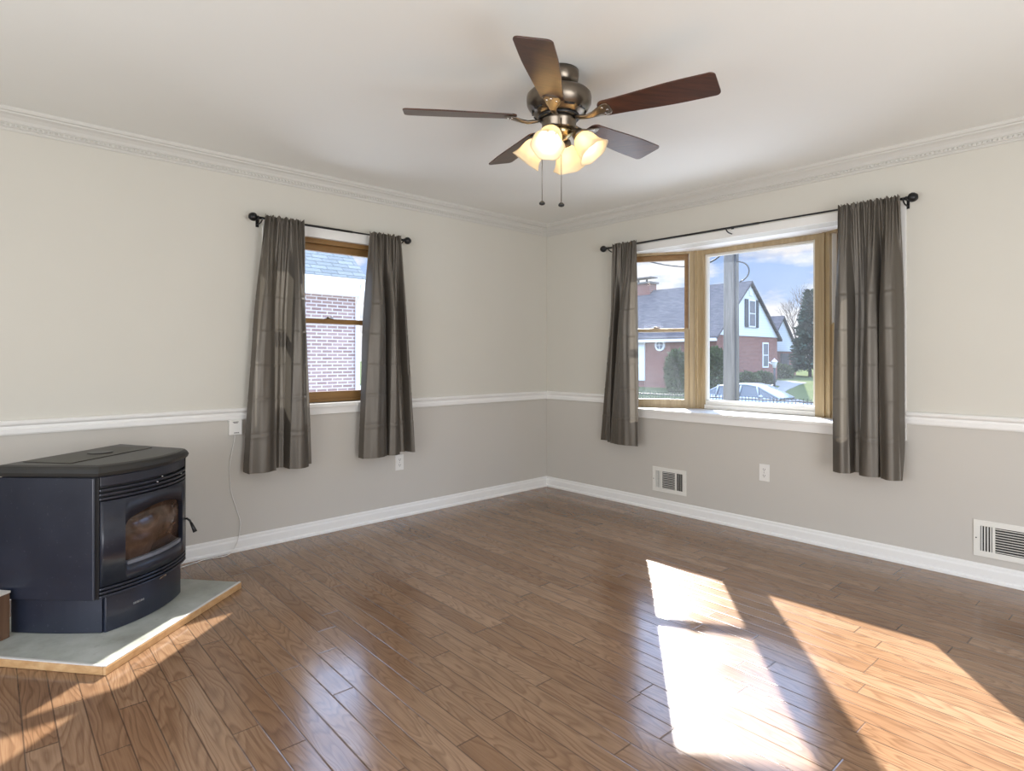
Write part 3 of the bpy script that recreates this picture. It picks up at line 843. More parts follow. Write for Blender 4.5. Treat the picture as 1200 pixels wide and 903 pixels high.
for (lx, ly, zt, zb) in ((-0.072, 0.020, -0.235, -0.556), (0.004, -0.078, -0.228, -0.588)):
    m = MB(FX); m.tube([(lx, ly, zt), (lx, ly, zb)], 0.0017, 6); c = m.build('pull_chain', M['bronze'], fan)
    MB(FX).lathe([(0.002, 0.012), (0.006, 0.010), (0.0125, 0.003), (0.0135, 0.0), (0.0115, -0.005), (0.004, -0.008)], (lx, ly, zb - 0.006), n=18).build('pull_knob', M['stoveblack'], c)

# ------------------------------------------------------------------ stove corner
TV = Vector((-0.603, 0.798, 0)).normalized(); NV = Vector((0.798, 0.603, 0)).normalized()
SX = frame((0.724, -3.43, 0), TV, NV)
pad_z = 0.036
hd = Vector((-0.628, 0.778, 0)); hb = Vector((-0.778, -0.628, 0))
hA = Vector((1.192, -3.655, 0)); HLn = 0.873; HD = 0.78
HX = frame((hA.x, hA.y, 0), hd, hb)
pad = thing('hearth_pad', (hA + hd * HLn / 2 + hb * HD / 2), 'low grey green slate hearth pad edged in oak under the black stove', 'hearth pad')
MB(HX).box((0.012, 0.012, 0.0), (HLn - 0.012, HD, pad_z), 0.0015).build('slab', M['slate'], pad)
m = MB(HX); m.box((0.0, 0.0, 0.0005), (HLn, 0.014, pad_z - 0.004), 0.005); m.build('edging', M['honey'], pad)
m = MB(HX); m.box((0.0, 0.0145, 0.0005), (0.014, HD, pad_z - 0.004), 0.005); m.build('edging', M['honey'], pad)
m = MB(HX); m.box((HLn - 0.014, 0.0145, 0.0005), (HLn, HD, pad_z - 0.004), 0.005); m.build('edging', M['honey'], pad)
m = MB(HX); m.box((0.004, 0.002, pad_z - 0.004), (HLn - 0.004, 0.013, pad_z + 0.0005), 0.0015); m.box((0.002, 0.013, pad_z - 0.004), (0.013, HD, pad_z + 0.0005), 0.0015)
m.build('edge_strip', M['palecap'], pad)

stove = thing('pellet_stove', (0.724 - 0.2 * NV.x, -3.43 - 0.2 * NV.y, pad_z), 'black bow fronted pellet stove with an arched sooty glass door', 'stove')


def bow(hw, b, off=0.0, n=24, b0=0.0):
    """front curve points from left (-hw) to right (+hw)"""
    return [(hw * s, b0 + b * (1 - s * s) + off) for s in [-1 + 2 * i / n for i in range(n + 1)]]


def bow_slab(mb, hw, b, z0, z1, off0, off1, n=28, b0=0.0):
    fr = bow(hw, b, off1, n, b0); bk = bow(hw, b, off0, n, b0)[::-1]
    mb.prism(fr + bk, z0, z1)
    return mb


PZ = pad_z + 0.0008
# pedestal with bulged sides
lft = [(-0.228 - 0.062 * i / 8 - 0.010 * math.sin(math.pi * i / 8), -0.39 * i / 8 - 0.006) for i in range(9)]
ped = bow(0.222, 0.042, -0.012) + [(-p[0], p[1]) for p in lft] + lft[::-1]
MB(SX).prism(ped, PZ, 0.196).build('pedestal', M['enamel'], stove, bevel=0.004)
m = MB(SX); bow_slab(m, 0.222, 0.045, PZ, 0.188, -0.008, 0.004); drw = m.build('ash_drawer', M['enamel'], stove, bevel=0.003)
m = MB(SX); m.loft([[(0.03 + 0.05 * i / 8, 0.0470 - 0.0009 * i + q[0], 0.176 - 0.0012 * (i - 4) ** 2 / 4 + q[1]) for q in ((0, 0), (0.004, 0.002), (0.004, 0.009), (0, 0.011))] for i in range(9)], smooth=False)
m.build('drawer_pull', M['chrome'], drw)
# small chrome maker's plate with a raised dashed line of lettering
pz = 0.116
m = MB(SX)
for i in range(9):
    s0 = -0.112 + i * 0.0058; yb = 0.045 * (1 - (s0 / 0.222) ** 2) + 0.004
    m.box((s0, yb - 0.001, pz), (s0 + (0.0042 if i != 5 else 0.003), yb + 0.0025, pz + 0.0085))
m.build('name_plate', M['chrome'], drw)
# body
body = [(-0.306, -0.42), (0.306, -0.42), (0.252, -0.03)] + bow(0.245, 0.05, -0.02)[::-1] + [(-0.252, -0.03)]
MB(SX).prism(body, 0.196, 0.704).build('firebox', M['stoveblack'], stove)
for sg in (-1, 1):
    m = MB(SX); m.prism([(sg * 0.258, -0.012), (sg * 0.264, -0.016), (sg * 0.316, -0.425), (sg * 0.306, -0.425), (sg * 0.252, -0.02)], 0.186, 0.700)
    m.build('side_panel', M['enamel'], stove, bevel=0.003)
    m = MB(SX); m.box((sg * 0.250, -0.035, 0.19), (sg * 0.2575, 0.004, 0.702), 0.002); m.build('corner_post', M['stoveblack'], stove)
HWF, BWF = 0.250, 0.062
m = MB(SX); bow_slab(m, HWF, BWF, 0.660, 0.7035, -0.02, 0.004); m.build('fascia', M['enamel'], stove, bevel=0.004)
for z in (0.603, 0.621, 0.640):
    m = MB(SX); bow_slab(m, HWF + 0.003, BWF, z, z + 0.011, -0.018, 0.008); m.build('grille_rail', M['enamel'], stove, bevel=0.003)
m = MB(SX); bow_slab(m, HWF - 0.004, BWF, 0.600, 0.662, -0.03, -0.012); gr = m.build('grille_back', M['stoveblack'], stove)
for s in (-0.02, 0.10, 0.75):
    m = MB(SX); m.sphere((HWF * s, BWF * (1 - s * s) + 0.006, 0.6365 if s != 0.10 else 0.656), 0.0042, n=10)
    m.build('rivet', M['chrome'], gr)
for z in (0.192, 0.208, 0.224):
    m = MB(SX); bow_slab(m, HWF + 0.003, BWF, z, z + 0.010, -0.018, 0.008); m.build('lower_rail', M['enamel'], stove, bevel=0.003)
m = MB(SX); bow_slab(m, HWF - 0.004, BWF, 0.188, 0.240, -0.03, -0.010); m.build('rail_back', M['stoveblack'], stove)

# door with an arched opening
DZ0, DZ1 = 0.240, 0.598
WS0, WS1, WB = -0.64, 0.82, 0.302


def wtop(s):
    q = (s - 0.09) / 0.73
    base = 0.540 - 0.044 * q * q
    edge = min(s - WS0, WS1 - s)
    return base - 0.02 * max(0, 1 - edge / 0.06) ** 2


def wbot(s):
    edge = min(s - WS0, WS1 - s)
    return WB + 0.012 * max(0, 1 - edge / 0.05) ** 2


m = MB(SX)
ss = sorted(set([-1 + 2 * i / 44 for i in range(45)] + [WS0, WS1]))
fp = lambda s, o: (HWF * s, BWF * (1 - s * s) + o)
O1, O0 = 0.0075, -0.018


def vq(sA, sB, a0, a1, b0, b1, o):
    pa, pb = fp(sA, o), fp(sB, o)
    m.f([m.v((*pa, a0)), m.v((*pb, b0)), m.v((*pb, b1)), m.v((*pa, a1))], True)


for a, b in zip(ss[:-1], ss[1:]):
    inside = a >= WS0 - 1e-6 and b <= WS1 + 1e-6
    for o in (O1, O0):
        if inside:
            vq(a, b, DZ0, wbot(a), DZ0, wbot(b), o); vq(a, b, wtop(a), DZ1, wtop(b), DZ1, o)
        else:
            vq(a, b, DZ0, DZ1, DZ0, DZ1, o)
    for z in (DZ0, DZ1):
        p = [fp(a, O1), fp(b, O1), fp(b, O0), fp(a, O0)]
        m.f([m.v((*q, z)) for q in p])
    if inside:
        for fn in (wbot, wtop):
            p = [(*fp(a, O1), fn(a)), (*fp(b, O1), fn(b)), (*fp(b, O0), fn(b)), (*fp(a, O0), fn(a))]
            m.f([m.v(q) for q in p])
for s, z0, z1 in ((-1, DZ0, DZ1), (1, DZ0, DZ1), (WS0, wbot(WS0), wtop(WS0)), (WS1, wbot(WS1), wtop(WS1))):
    m.f([m.v((*fp(s, O1), z0)), m.v((*fp(s, O0), z0)), m.v((*fp(s, O0), z1)), m.v((*fp(s, O1), z1))])
bmesh.ops.remove_doubles(m.bm, verts=m.bm.verts, dist=0.0003)
door = m.build('door', M['enamel'], stove)
m = MB(SX)
gl = [s for s in ss if WS0 - 0.06 <= s <= WS1 + 0.06]
for a, b in zip(gl[:-1], gl[1:]):
    m.f([m.v((*fp(a, -0.020), WB - 0.02)), m.v((*fp(b, -0.020), WB - 0.02)), m.v((*fp(b, -0.020), 0.56)), m.v((*fp(a, -0.020), 0.56))], True)
bmesh.ops.remove_doubles(m.bm, verts=m.bm.verts, dist=0.0003)
gls = m.build('door_glass', M['soot'], door); sm = gls.modifiers.new('solid', 'SOLIDIFY'); sm.thickness = 0.004
m = MB(SX)
pts = [s for s in ss if WS0 + 0.02 <= s <= WS1 - 0.02]
m.prism([fp(s, 0.003) for s in pts] + [fp(s, -0.016) for s in pts[::-1]], WB + 0.001, WB + 0.016)
m.build('ash_ledge', M['grayledge'], door)
m = MB(SX)
m.tube([(0.252, -0.004, 0.392), (0.256, 0.012, 0.396), (0.258, 0.026, 0.386), (0.259, 0.034, 0.372)], 0.0055, 8)
m.tube([(0.259, 0.033, 0.374), (0.260, 0.044, 0.352), (0.260, 0.056, 0.330)], [0.0065, 0.008, 0.0105], 10)
m.build('door_handle', M['stoveblack'], door)
# top plate, bevelled, with hopper lid and round knob-out
HT = 0.264


def plate(hw, b, off, back, hb2):
    return bow(hw, b, off) + [(hb2, back), (-hb2, back)]


m = MB(SX)
rings = []
for (z, d) in ((0.7045, 0.010), (0.708, 0.0), (0.722, -0.004), (0.728, -0.002), (0.738, 0.002), (0.747, 0.010), (0.7515, 0.022)):
    p = plate(HT - d, 0.075, 0.010 - d, -0.446 + d, 0.332 - d)
    rings.append([(q[0], q[1], z) for q in p])
m.loft(rings, smooth=False)
top = m.build('top_plate', M['castiron'], stove)
m = MB(SX); m.prism([(-0.235, -0.16), (0.225, -0.16), (0.225, -0.40), (-0.235, -0.40)], 0.7515, 0.7545); m.build('hopper_lid', M['dust'], stove, bevel=0.0015)
m = MB(SX); m.lathe([(0.052, 0.0), (0.052, 0.003), (0.046, 0.004)], (0.03, -0.27, 0.7546), n=28); m.build('flue_cover', M['castiron'], stove)

# small wooden block beside the stove, at the photo's left edge
blk = thing('wood_block', (0.68, -3.93, pad_z), 'short brown wooden block with a pale top standing beside the black stove', 'wood block')
MB(SX).box((-0.43, -0.420, PZ), (-0.325, -0.358, 0.222), 0.003).build('block', M['walnutblock'], blk)
MB(SX).box((-0.432, -0.422, 0.222), (-0.323, -0.356, 0.231), 0.002).build('cap', M['palecap'], blk)

# ------------------------------------------------------------------ wall fittings
ctl = thing('wall_controller', (0, -2.803, 0.724), 'small white wall control box with a thin cord hanging to the floor', 'controller')
MB(FL).box((-2.841, 0.0005, 0.728), (-2.766, 0.026, 0.818), 0.004).build('case', M['plastic'], ctl)
for w, z in ((0.034, 0.806), (0.026, 0.800)):
    MB(FL).box((-2.803 - w / 2, 0.0258, z), (-2.803 + w / 2, 0.0266, z + 0.003)).build('print_line', M['slot'], ctl)
for k in range(4):
    MB(FL).box((-2.812 + k * 0.0075, 0.0258, 0.738), (-2.807 + k * 0.0075, 0.0268, 0.743)).build('print_mark', M['slot'], ctl)
cp = [(-2.806, 0.012, 0.728), (-2.806, 0.012, 0.700), (-2.822, 0.012, 0.62), (-2.835, 0.011, 0.53), (-2.832, 0.011, 0.44), (-2.822, 0.012, 0.36), (-2.790, 0.013, 0.25), (-2.772, 0.014, 0.18),
      (-2.780, 0.020, 0.11), (-2.800, 0.030, 0.05), (-2.835, 0.045, 0.012), (-2.875, 0.06, 0.004), (-2.93, 0.055, 0.004), (-2.99, 0.05, 0.004), (-3.03, 0.065, 0.004), (-3.10, 0.09, 0.004), (-3.17, 0.12, 0.004)]
cc = []
for i in range(len(cp) - 1):                       # Catmull-Rom through the hand-placed bends
    p0, p1, p2, p3 = [Vector(cp[max(0, min(len(cp) - 1, i + k))]) for k in (-1, 0, 1, 2)]
    for j in range(5):
        t = j / 5
        cc.append(0.5 * ((2 * p1) + (-p0 + p2) * t + (2 * p0 - 5 * p1 + 4 * p2 - p3) * t * t + (-p0 + 3 * p1 - 3 * p2 + p3) * t ** 3))
MB(FL).tube(cc, 0.0026, 6).build('cord', M['plastic'], ctl)


def outlet(X, u, z, label, loc):
    t = thing('wall_outlet', loc, label, 'outlet', group=None)
    MB(X).box((u - 0.036, 0.0004, z - 0.058), (u + 0.036, 0.006, z + 0.058), 0.003).build('cover_plate', M['plastic'], t)
    for dz in (-0.021, 0.021):
        m = MB(X); pts = []
        for k in range(24):
            a = 2 * math.pi * k / 24
            pts.append((u + 0.0170 * math.cos(a), max(-0.0125, min(0.0125, 0.0170 * math.sin(a))) + z + dz))
        m.loft([[(p[0], yy, p[1]) for p in pts] for yy in (0.005, 0.0085)], smooth=False)
        rc = m.build('socket', M['plastic'], t)
        m = MB(X)
        m.box((u - 0.0075, 0.0083, z + dz - 0.001), (u - 0.0045, 0.0090, z + dz + 0.008)); m.box((u + 0.0045, 0.0083, z + dz - 0.001), (u + 0.0075, 0.0090, z + dz + 0.007))
        m.lathe([(0.0028, 0), (0.0028, 0.0007)], (u, 0.0083, z + dz - 0.007), (0, 1, 0), 10)
        m.build('slot', M['slot'], rc)
    MB(X).lathe([(0.003, 0), (0.003, 0.0012), (0.002, 0.0018)], (u, 0.0058, z), (0, 1, 0), 10).build('screw', M['chrome'], t)
    return t


outlet(FL, -1.612, 0.412, 'white wall outlet partly under the right curtain of the sash window', (0, -1.612, 0.354))
outlet(FR, 2.070, 0.415, 'white wall outlet under the bay window, between the two floor vents', (2.07, 0, 0.357))


def register(X, u0, u1, z0, z1, name_label, loc):
    t = thing('wall_register', loc, name_label, 'vent', group='white wall registers')
    bd, uw = 0.030, u1 - u0
    s1, s2 = u0 + uw * 0.275, u1 - uw * 0.30
    m = MB(X)
    m.box((u0, 0.0004, z0), (u1, 0.007, z0 + bd), 0.002); m.box((u0, 0.0004, z1 - bd), (u1, 0.007, z1), 0.002)
    m.box((u0, 0.0004, z0 + bd), (u0 + bd, 0.007, z1 - bd), 0.002); m.box((u1 - bd, 0.0004, z0 + bd), (u1, 0.007, z1 - bd), 0.002)
    m.box((s1 - 0.006, 0.0004, z0 + bd), (s1 + 0.006, 0.007, z1 - bd)); m.box((s2 - 0.006, 0.0004, z0 + bd), (s2 + 0.006, 0.007, z1 - bd))
    m.build('frame', M['ventwhite'], t)
    MB(X).box((u0 + 0.006, 0.00005, z0 + 0.006), (u1 - 0.006, 0.0006, z1 - 0.006)).build('backing', M['ventdark'], t)
    m = MB(X)
    n = 10
    for k in range(n):                       # flat horizontal louvres
        z = lerp(z0 + bd, z1 - bd, (k + 0.5) / n)
        m.sweep([(0.0012, z - 0.0026), (0.0030, z - 0.0030), (0.0064, z - 0.0004), (0.0064, z + 0.0026), (0.0052, z + 0.0026)], (s1 + 0.006, 0, 0), (s2 - 0.006, 0, 0), (0, 1, 0))
    m.build('louvre_bank', M['ventwhite'], t)
    for (a, b, d) in ((u0 + bd, s1 - 0.006, -1), (s2 + 0.006, u1 - bd, 1)):
        m = MB(X); n2 = 4
        w = (b - a) / n2
        for k in range(n2):
            c = a + (k + 0.5) * w
            tipo = c + d * w * 0.13
            base = c - d * w * 0.13
            m.prism([(base - 0.0010, 0.0010), (base + 0.0010, 0.0010), (tipo + 0.0010, 0.0062), (tipo - 0.0010, 0.0062)], z0 + bd, z1 - bd)
        m.build('louvre_bank', M['ventwhite'], t)
    m = MB(X); m.box((u1 - 0.017, 0.006, (z0 + z1) / 2 - 0.014), (u1 - 0.011, 0.013, (z0 + z1) / 2 + 0.004), 0.001); m.build('lever', M['ventwhite'], t)
    m = MB(X)
    for u in (u0 + 0.012,):
        m.lathe([(0.0035, 0), (0.0035, 0.0012), (0.002, 0.002)], (u, 0.0068, (z0 + z1) / 2), (0, 1, 0), 10)
    m.build('screw', M['slot'], t)
    return t


register(FR, 1.170, 1.470, 0.150, 0.342, 'white wall vent below the left end of the bay window', (1.32, 0, 0.150))
register(FR, 3.223, 3.540, 0.131, 0.326, 'white wall vent right of the bay window, cut by the photo edge', (3.38, 0, 0.131))

# ------------------------------------------------------------------ outdoors
GPROF = [(-60, -0.75), (0.2, -0.8), (10, -1.0), (15.5, -1.2), (16.5, -1.3)]
m = MB()
prof = [(-60, -0.75), (0.3, -0.8), (9, -1.0), (15.0, -1.18), (15.6, -1.30)]
rows = [[m.v((x, y, z)) for x in (-70, -0.4 if y <= 0.3 else 40)] for y, z in prof]
for a, b in zip(rows[:-1], rows[1:]):
    m.f([a[0], a[1], b[1], b[0]])
rear = [(22.4, -1.32), (22.6, -1.17), (25, -0.95), (28.5, -0.55), (31, -0.38), (36, -0.22), (45, -0.15), (90, 0.1), (200, 0.4)]
rows = [[m.v((x, y, z)) for x in (-150, 60)] for y, z in rear]
for a, b in zip(rows[:-1], rows[1:]):
    m.f([a[0], a[1], b[1], b[0]])
struct('lawn', m, M['lawn'], 'winter lawns on both sides of the street outside', 'lawn')
struct('front_bounce_slab', MB().box((-4.5, 0.75, -1.2), (9.0, 6.8, -0.70)), M['bouncepave'], 'added pale ground slab bouncing sunlight up through the bay window', 'bounce slab')  # added slab out of view, throws sunlight up onto the ceiling
struct('side_bounce_slab', MB().box((-6.3, -7.0, -1.2), (-0.35, 3.5, -0.68)), M['bouncepave'], 'added pale ground slab bouncing light up between the two houses', 'driveway')  # added slab out of view, its bounce brightens the neighbour wall
struct('street', MB().box((-120, 15.6, -1.6), (50, 22.4, -1.30)), M['asphalt'], 'asphalt street outside the bay window', 'street')
m = MB()
path = [(22.7, -1.17, -9.1, -8.3), (25, -0.95, -9.5, -8.75), (28.5, -0.55, -10.15, -9.5), (30.2, -0.43, -10.6, -9.75), (31, -0.38, -12.4, -9.9), (33.0, -0.32, -13.0, -10.2), (34.2, -0.28, -13.0, -11.6)]
rows = [[m.v((x, y, z + 0.02)) for x in (a, b)] for y, z, a, b in path]
for a, b in zip(rows[:-1], rows[1:]):
    m.f([a[0], a[1], b[1], b[0]])
struct('driveway', m, M['concrete'], 'pale concrete driveway beside the far brick house', 'driveway')


def house_x(name, label, x0, x1, y0, y1, zg, ze, zp, chim=None, brick=True, win=True):
    """house with its ridge along x; gable end at x1 faces the street corner"""
    h = thing(name, ((x0 + x1) / 2, (y0 + y1) / 2, zg), label, 'house')
    ym = (y0 + y1) / 2
    MB().box((x0, y0, zg - 0.6), (x1, y1, ze)).build('brick_wall', M['fbrick'], h)
    m = MB()
    for x in (x0 + 0.05, x1 + 0.03):
        pass
    X = Matrix(((0, 0, 1, x0), (1, 0, 0, 0), (0, 1, 0, 0), (0, 0, 0, 1)))
    MB(X).prism([(y0 + 0.02, ze), (y1 - 0.02, ze), (ym, zp - 0.05)], 0.0, x1 - x0 + 0.05).build('gable', M['siding'], h)
    m = MB(); ov = 0.22; sl = (zp - ze) / (ym - y0)
    for sg, ya in ((1, y0), (-1, y1)):
        e = Vector((0, -sg * 0.30, -0.30 * sl))
        a0 = Vector((x0 - ov, ya, ze)) + e; a1 = Vector((x1 + ov, ya, ze)) + e
        r0 = Vector((x0 - ov, ym, zp)); r1 = Vector((x1 + ov, ym, zp)); u = Vector((0, 0, 0.14))
        vs = [m.v(p) for p in (a0, a1, r1, r0, a0 + u, a1 + u, r1 + u, r0 + u)]
        for q in ((0, 1, 2, 3), (4, 5, 6, 7), (0, 1, 5, 4), (2, 3, 7, 6), (0, 3, 7, 4), (1, 2, 6, 5)):
            m.f([vs[i] for i in q])
    m.build('roof', M['fshingle'], h)
    m = MB(); m.box((x0 - 0.15, y0 - 0.34, ze - 0.30 * sl - 0.12), (x1 + 0.15, y0 - 0.22, ze - 0.30 * sl + 0.05)); m.build('gutter', M['exwhite'], h)
    return h, ym


def side_window(h, x, y0, y1, z0, z1, shutters=False):
    m = MB(); m.box((x, y0, z0), (x + 0.06, y1, z1)); f = m.build('window_frame', M['exwhite'], h)
    t = 0.09; zm = (z0 + z1) / 2
    m = MB(); m.box((x + 0.05, y0 + t, z0 + t), (x + 0.07, y1 - t, zm - 0.03)); m.box((x + 0.05, y0 + t, zm + 0.03), (x + 0.07, y1 - t, z1 - t)); m.build('pane', M['exglass'], f)
    if shutters:
        w = 0.42
        for a in (y0 - w - 0.03, y1 + 0.03):
            MB().box((x, a, z0), (x + 0.05, a + w, z1)).build('shutter', M['exdark'], h)


hx = -13.1
h1, ym1 = house_x('brick_house', 'large brick house with white gable and dark shutters across the street', -27.0, hx, 27.6, 35.6, -0.35, 2.5, 5.75)
side_window(h1, hx + 0.06, 31.35, 32.25, 3.05, 4.75, True)
MB().box((hx + 0.05, 31.5, 5.0), (hx + 0.09, 31.9, 5.35)).build('attic_vent', M['exwhite'], h1)
side_window(h1, hx, 33.4, 34.2, 0.55, 2.15)
side_window(h1, hx, 33.35, 34.15, -0.45, 0.05)
m = MB(); m.box((-21.6, 31.2, 4.6), (-20.0, 32.0, 6.35)); ch = m.build('chimney', M['fbrickf'], h1)
m = MB(); m.box((-21.75, 31.1, 6.35), (-19.85, 32.1, 6.47)); m.box((-21.2, 31.45, 6.47), (-21.1, 31.55, 6.75)); m.box((-20.5, 31.45, 6.47), (-20.4, 31.55, 6.75)); m.box((-21.7, 31.2, 6.75), (-19.9, 32.0, 6.82)); m.build('chimney_cap', M['polewood'], ch)
m = MB(); m.box((-19.9, 27.52, -0.25), (-17.9, 27.6, 2.3)); dr = m.build('door_surround', M['exwhite'], h1)
m = MB(); m.box((-19.5, 27.50, 0.6), (-18.6, 27.53, 1.95)); m.build('pane', M['exglass'], dr)
m = MB(); m.lathe([(0.36, 0.0), (0.36, 0.08)], (-16.8, 27.6, 1.95), (0, -1, 0), 28); rw = m.build('round_window', M['exwhite'], h1)
m = MB(); m.lathe([(0.24, 0.0), (0.24, 0.02)], (-16.8, 27.52, 1.95), (0, -1, 0), 24); m.build('pane', M['exglass'], rw)
m = MB(); m.box((-16.82, 27.48, 1.71), (-16.78, 27.50, 2.19)); m.box((-17.04, 27.48, 1.93), (-16.56, 27.50, 1.97)); m.build('muntin', M['exwhite'], rw)

h2, ym2 = house_x('brick_garage', 'smaller brick garage with a white gable behind the far brick house', -24.0, -15.0, 38.2, 43.4, -0.3, 1.65, 4.15)
m = MB(); m.box((-15.0, 40.6, -0.3), (-14.93, 42.0, 1.5)); m.build('garage_door', M['fshingle'], h2)

# neighbour's house through the left window, its eaves side facing us
nb = thing('neighbour_house', (-9.5, -2.0, -0.8), 'brick house with grey shingles and white gutter right outside the left window', 'house')
MB().box((-13.0, -7.0, -1.2), (-7.0, 1.78, 2.52)).build('brick_wall', M['nbrick'], nb)
m = MB(); m.box((-7.0, -7.29, 2.495), (-6.921, 1.91, 2.53)); m.box((-6.92, -7.3, 2.49), (-6.84, 1.92, 2.76)); m.box((-7.0, -7.0, 2.41), (-6.842, 1.90, 2.4897)); m.build('soffit', M['exwhite'], nb)
m = MB(); m.sweep([(0, 0), (0.012, 0.0), (0.035, 0.05), (0.085, 0.085), (0.09, 0.12), (0, 0.12)], (-6.839, -7.3, 2.625), (-6.839, 1.92, 2.625), (1, 0, 0)); m.build('gutter', M['exwhite'], nb)
m = MB(); vs = [m.v(p) for p in ((-6.74, -7.4, 2.755), (-6.74, 1.92, 2.755), (-10.0, 1.92, 5.45), (-10.0, -7.4, 5.45), (-13.26, 1.92, 2.755), (-13.26, -7.4, 2.755))]
m.f([vs[0], vs[1], vs[2], vs[3]]); m.f([vs[3], vs[2], vs[4], vs[5]])
ro = m.build('roof', M['shingle'], nb); sm = ro.modifiers.new('solid', 'SOLIDIFY'); sm.thickness = 0.06
X = Matrix(((1, 0, 0, 0), (0, 0, 1, 1.70), (0, 1, 0, 0), (0, 0, 0, 1)))
MB(X).prism([(-13.0, 2.5), (-7.0, 2.5), (-10.0, 4.95)], 0.0, 0.07).build('gable', M['siding'], nb)
m = MB(); m.tube([(-6.79, 1.84, 2.63), (-6.84, 1.83, 2.42), (-6.93, 1.81, 2.30), (-6.95, 1.80, 2.2), (-6.95, 1.80, -0.9)], 0.045, 8); m.build('downspout', M['exwhite'], nb)

# utility pole with cable loop; overhead wires are their own things
pole = thing('utility_pole', (-2.09, 7.7, -0.95), 'weathered wooden utility pole standing close outside the bay window', 'utility pole')
MB().tube([(-2.09, 7.7, -1.0), (-2.09, 7.7, 2.5), (-2.09, 7.7, 7.4)], [0.165, 0.150, 0.125], 16).build('post', M['polewood'], pole)
m = MB(); m.tube([(-1.93 + 0.26 * math.sin(a) * 1.0, 7.62, 2.95 + 0.21 * math.cos(a)) for a in [math.pi * i / 12 for i in range(0, 12)]], 0.014, 8); m.build('cable_loop', M['wire'], pole)
m = MB(); m.tube([(-1.955, 7.62, 7.0), (-1.955, 7.60, 3.1), (-1.94, 7.60, -0.9)], 0.016, 8); m.build('conduit', M['wire'], pole)


def wire(p0, pc, p1, label, r=0.011):
    p0, pc, p1 = Vector(p0), Vector(pc), Vector(p1)
    pts = [p0 * (1 - t) ** 2 + pc * 2 * t * (1 - t) + p1 * t * t for t in [i / 30 for i in range(31)]]
    o = MB().tube(pts, r, 6).build('overhead_wire', M['wire'])
    return tag(o, label, 'wire')


wire((-2.28, 7.7, 3.40), (-3.4, 7.9, 2.35), (-12, 9.6, 7.2), 'thick dark overhead wire, the lowest one in the left bay pane', 0.018)
wire((-2.28, 7.7, 3.55), (-3.4, 8.1, 2.60), (-12, 10.6, 7.3), 'thin overhead wire just above the thick one in the left bay pane', 0.008)
wire((-2.28, 7.7, 3.75), (-3.9, 7.7, 2.98), (-12, 8.3, 5.2), 'thin overhead wire near the top of the left bay pane', 0.009)

# parked car, facing right
car = thing('parked_car', (-6.9, 19.0, -1.30), 'silver sedan parked on the street seen low in the bay window', 'car')
CX = frame((-6.9, 19.0, -1.30), (1, 0, 0), (0, 1, 0))


def section(x, hw_b, hw_t, z0, z1, n=4):
    return [(x, -hw_b * 0.92, z0), (x, -hw_b, z0 + 0.18 * (z1 - z0)), (x, -hw_b, z0 + 0.62 * (z1 - z0)), (x, -hw_t, z1), (x, hw_t, z1), (x, hw_b, z0 + 0.62 * (z1 - z0)), (x, hw_b, z0 + 0.18 * (z1 - z0)), (x, hw_b * 0.92, z0)]


m = MB(CX)
m.loft([section(-2.28, 0.70, 0.62, 0.42, 0.86), section(-2.15, 0.82, 0.72, 0.28, 0.98), section(-1.5, 0.88, 0.78, 0.22, 1.02), section(-0.4, 0.90, 0.80, 0.20, 0.99), section(0.75, 0.90, 0.80, 0.20, 0.97), section(1.45, 0.88, 0.76, 0.22, 0.88), section(2.05, 0.82, 0.68, 0.26, 0.74), section(2.30, 0.66, 0.55, 0.36, 0.60)])
m.build('body', M['carpaint'], car)
gh = [(-1.95, 0.70, 0.985), (-1.15, 0.62, 1.36), (-0.6, 0.60, 1.44), (0.0, 0.60, 1.45), (0.45, 0.61, 1.38), (1.30, 0.70, 0.955)]
m = MB(CX)
m.loft([[(x, -0.78, 0.93), (x, -w, z), (x, w, z), (x, 0.78, 0.93)] for x, w, z in gh], smooth=False)
m.build('window_glass', M['carglass'], car)
m = MB(CX)
m.loft([[(x, -w - 0.03, z - 0.03), (x, -w * 0.9, z + 0.03), (x, w * 0.9, z + 0.03), (x, w + 0.03, z - 0.03)] for x, w, z in gh], smooth=True)
for x in (-1.2, -0.25, 0.55):
    m.tube([(x, -0.80, 0.95), (x + (0.10 if x < 0.3 else -0.25) * 0.5, -0.64, 1.40)], 0.035, 6); m.tube([(x, 0.80, 0.95), (x + (0.10 if x < 0.3 else -0.25) * 0.5, 0.64, 1.40)], 0.035, 6)
m.build('roof', M['carpaint'], car)
for sx in (-1.38, 1.42):
    for sy in (-1, 1):
        m = MB(CX); m.lathe([(0.20, -0.10), (0.30, -0.10), (0.32, -0.06), (0.32, 0.06), (0.30, 0.10), (0.20, 0.10)], (sx, sy * 0.82, 0.32), (0, 1, 0), 24)
        w = m.build('wheel', M['rubber'], car)
        MB(CX).lathe([(0.19, -0.085), (0.19, 0.085), (0.10, 0.10)], (sx, sy * 0.82, 0.32), (0, sy, 0), 20).build('hub', M['chrome'], w)
for sy in (-1, 1):
    MB(CX).sphere((0.72, sy * 0.98, 1.02), 0.10, (0.9, 1.0, 0.75), 12).build('wing_mirror', M['carpaint'], car)
    MB(CX).sphere((2.12, sy * 0.58, 0.64), 0.13, (1.0, 1.2, 0.6), 12).build('headlamp', M['lampglass'], car)

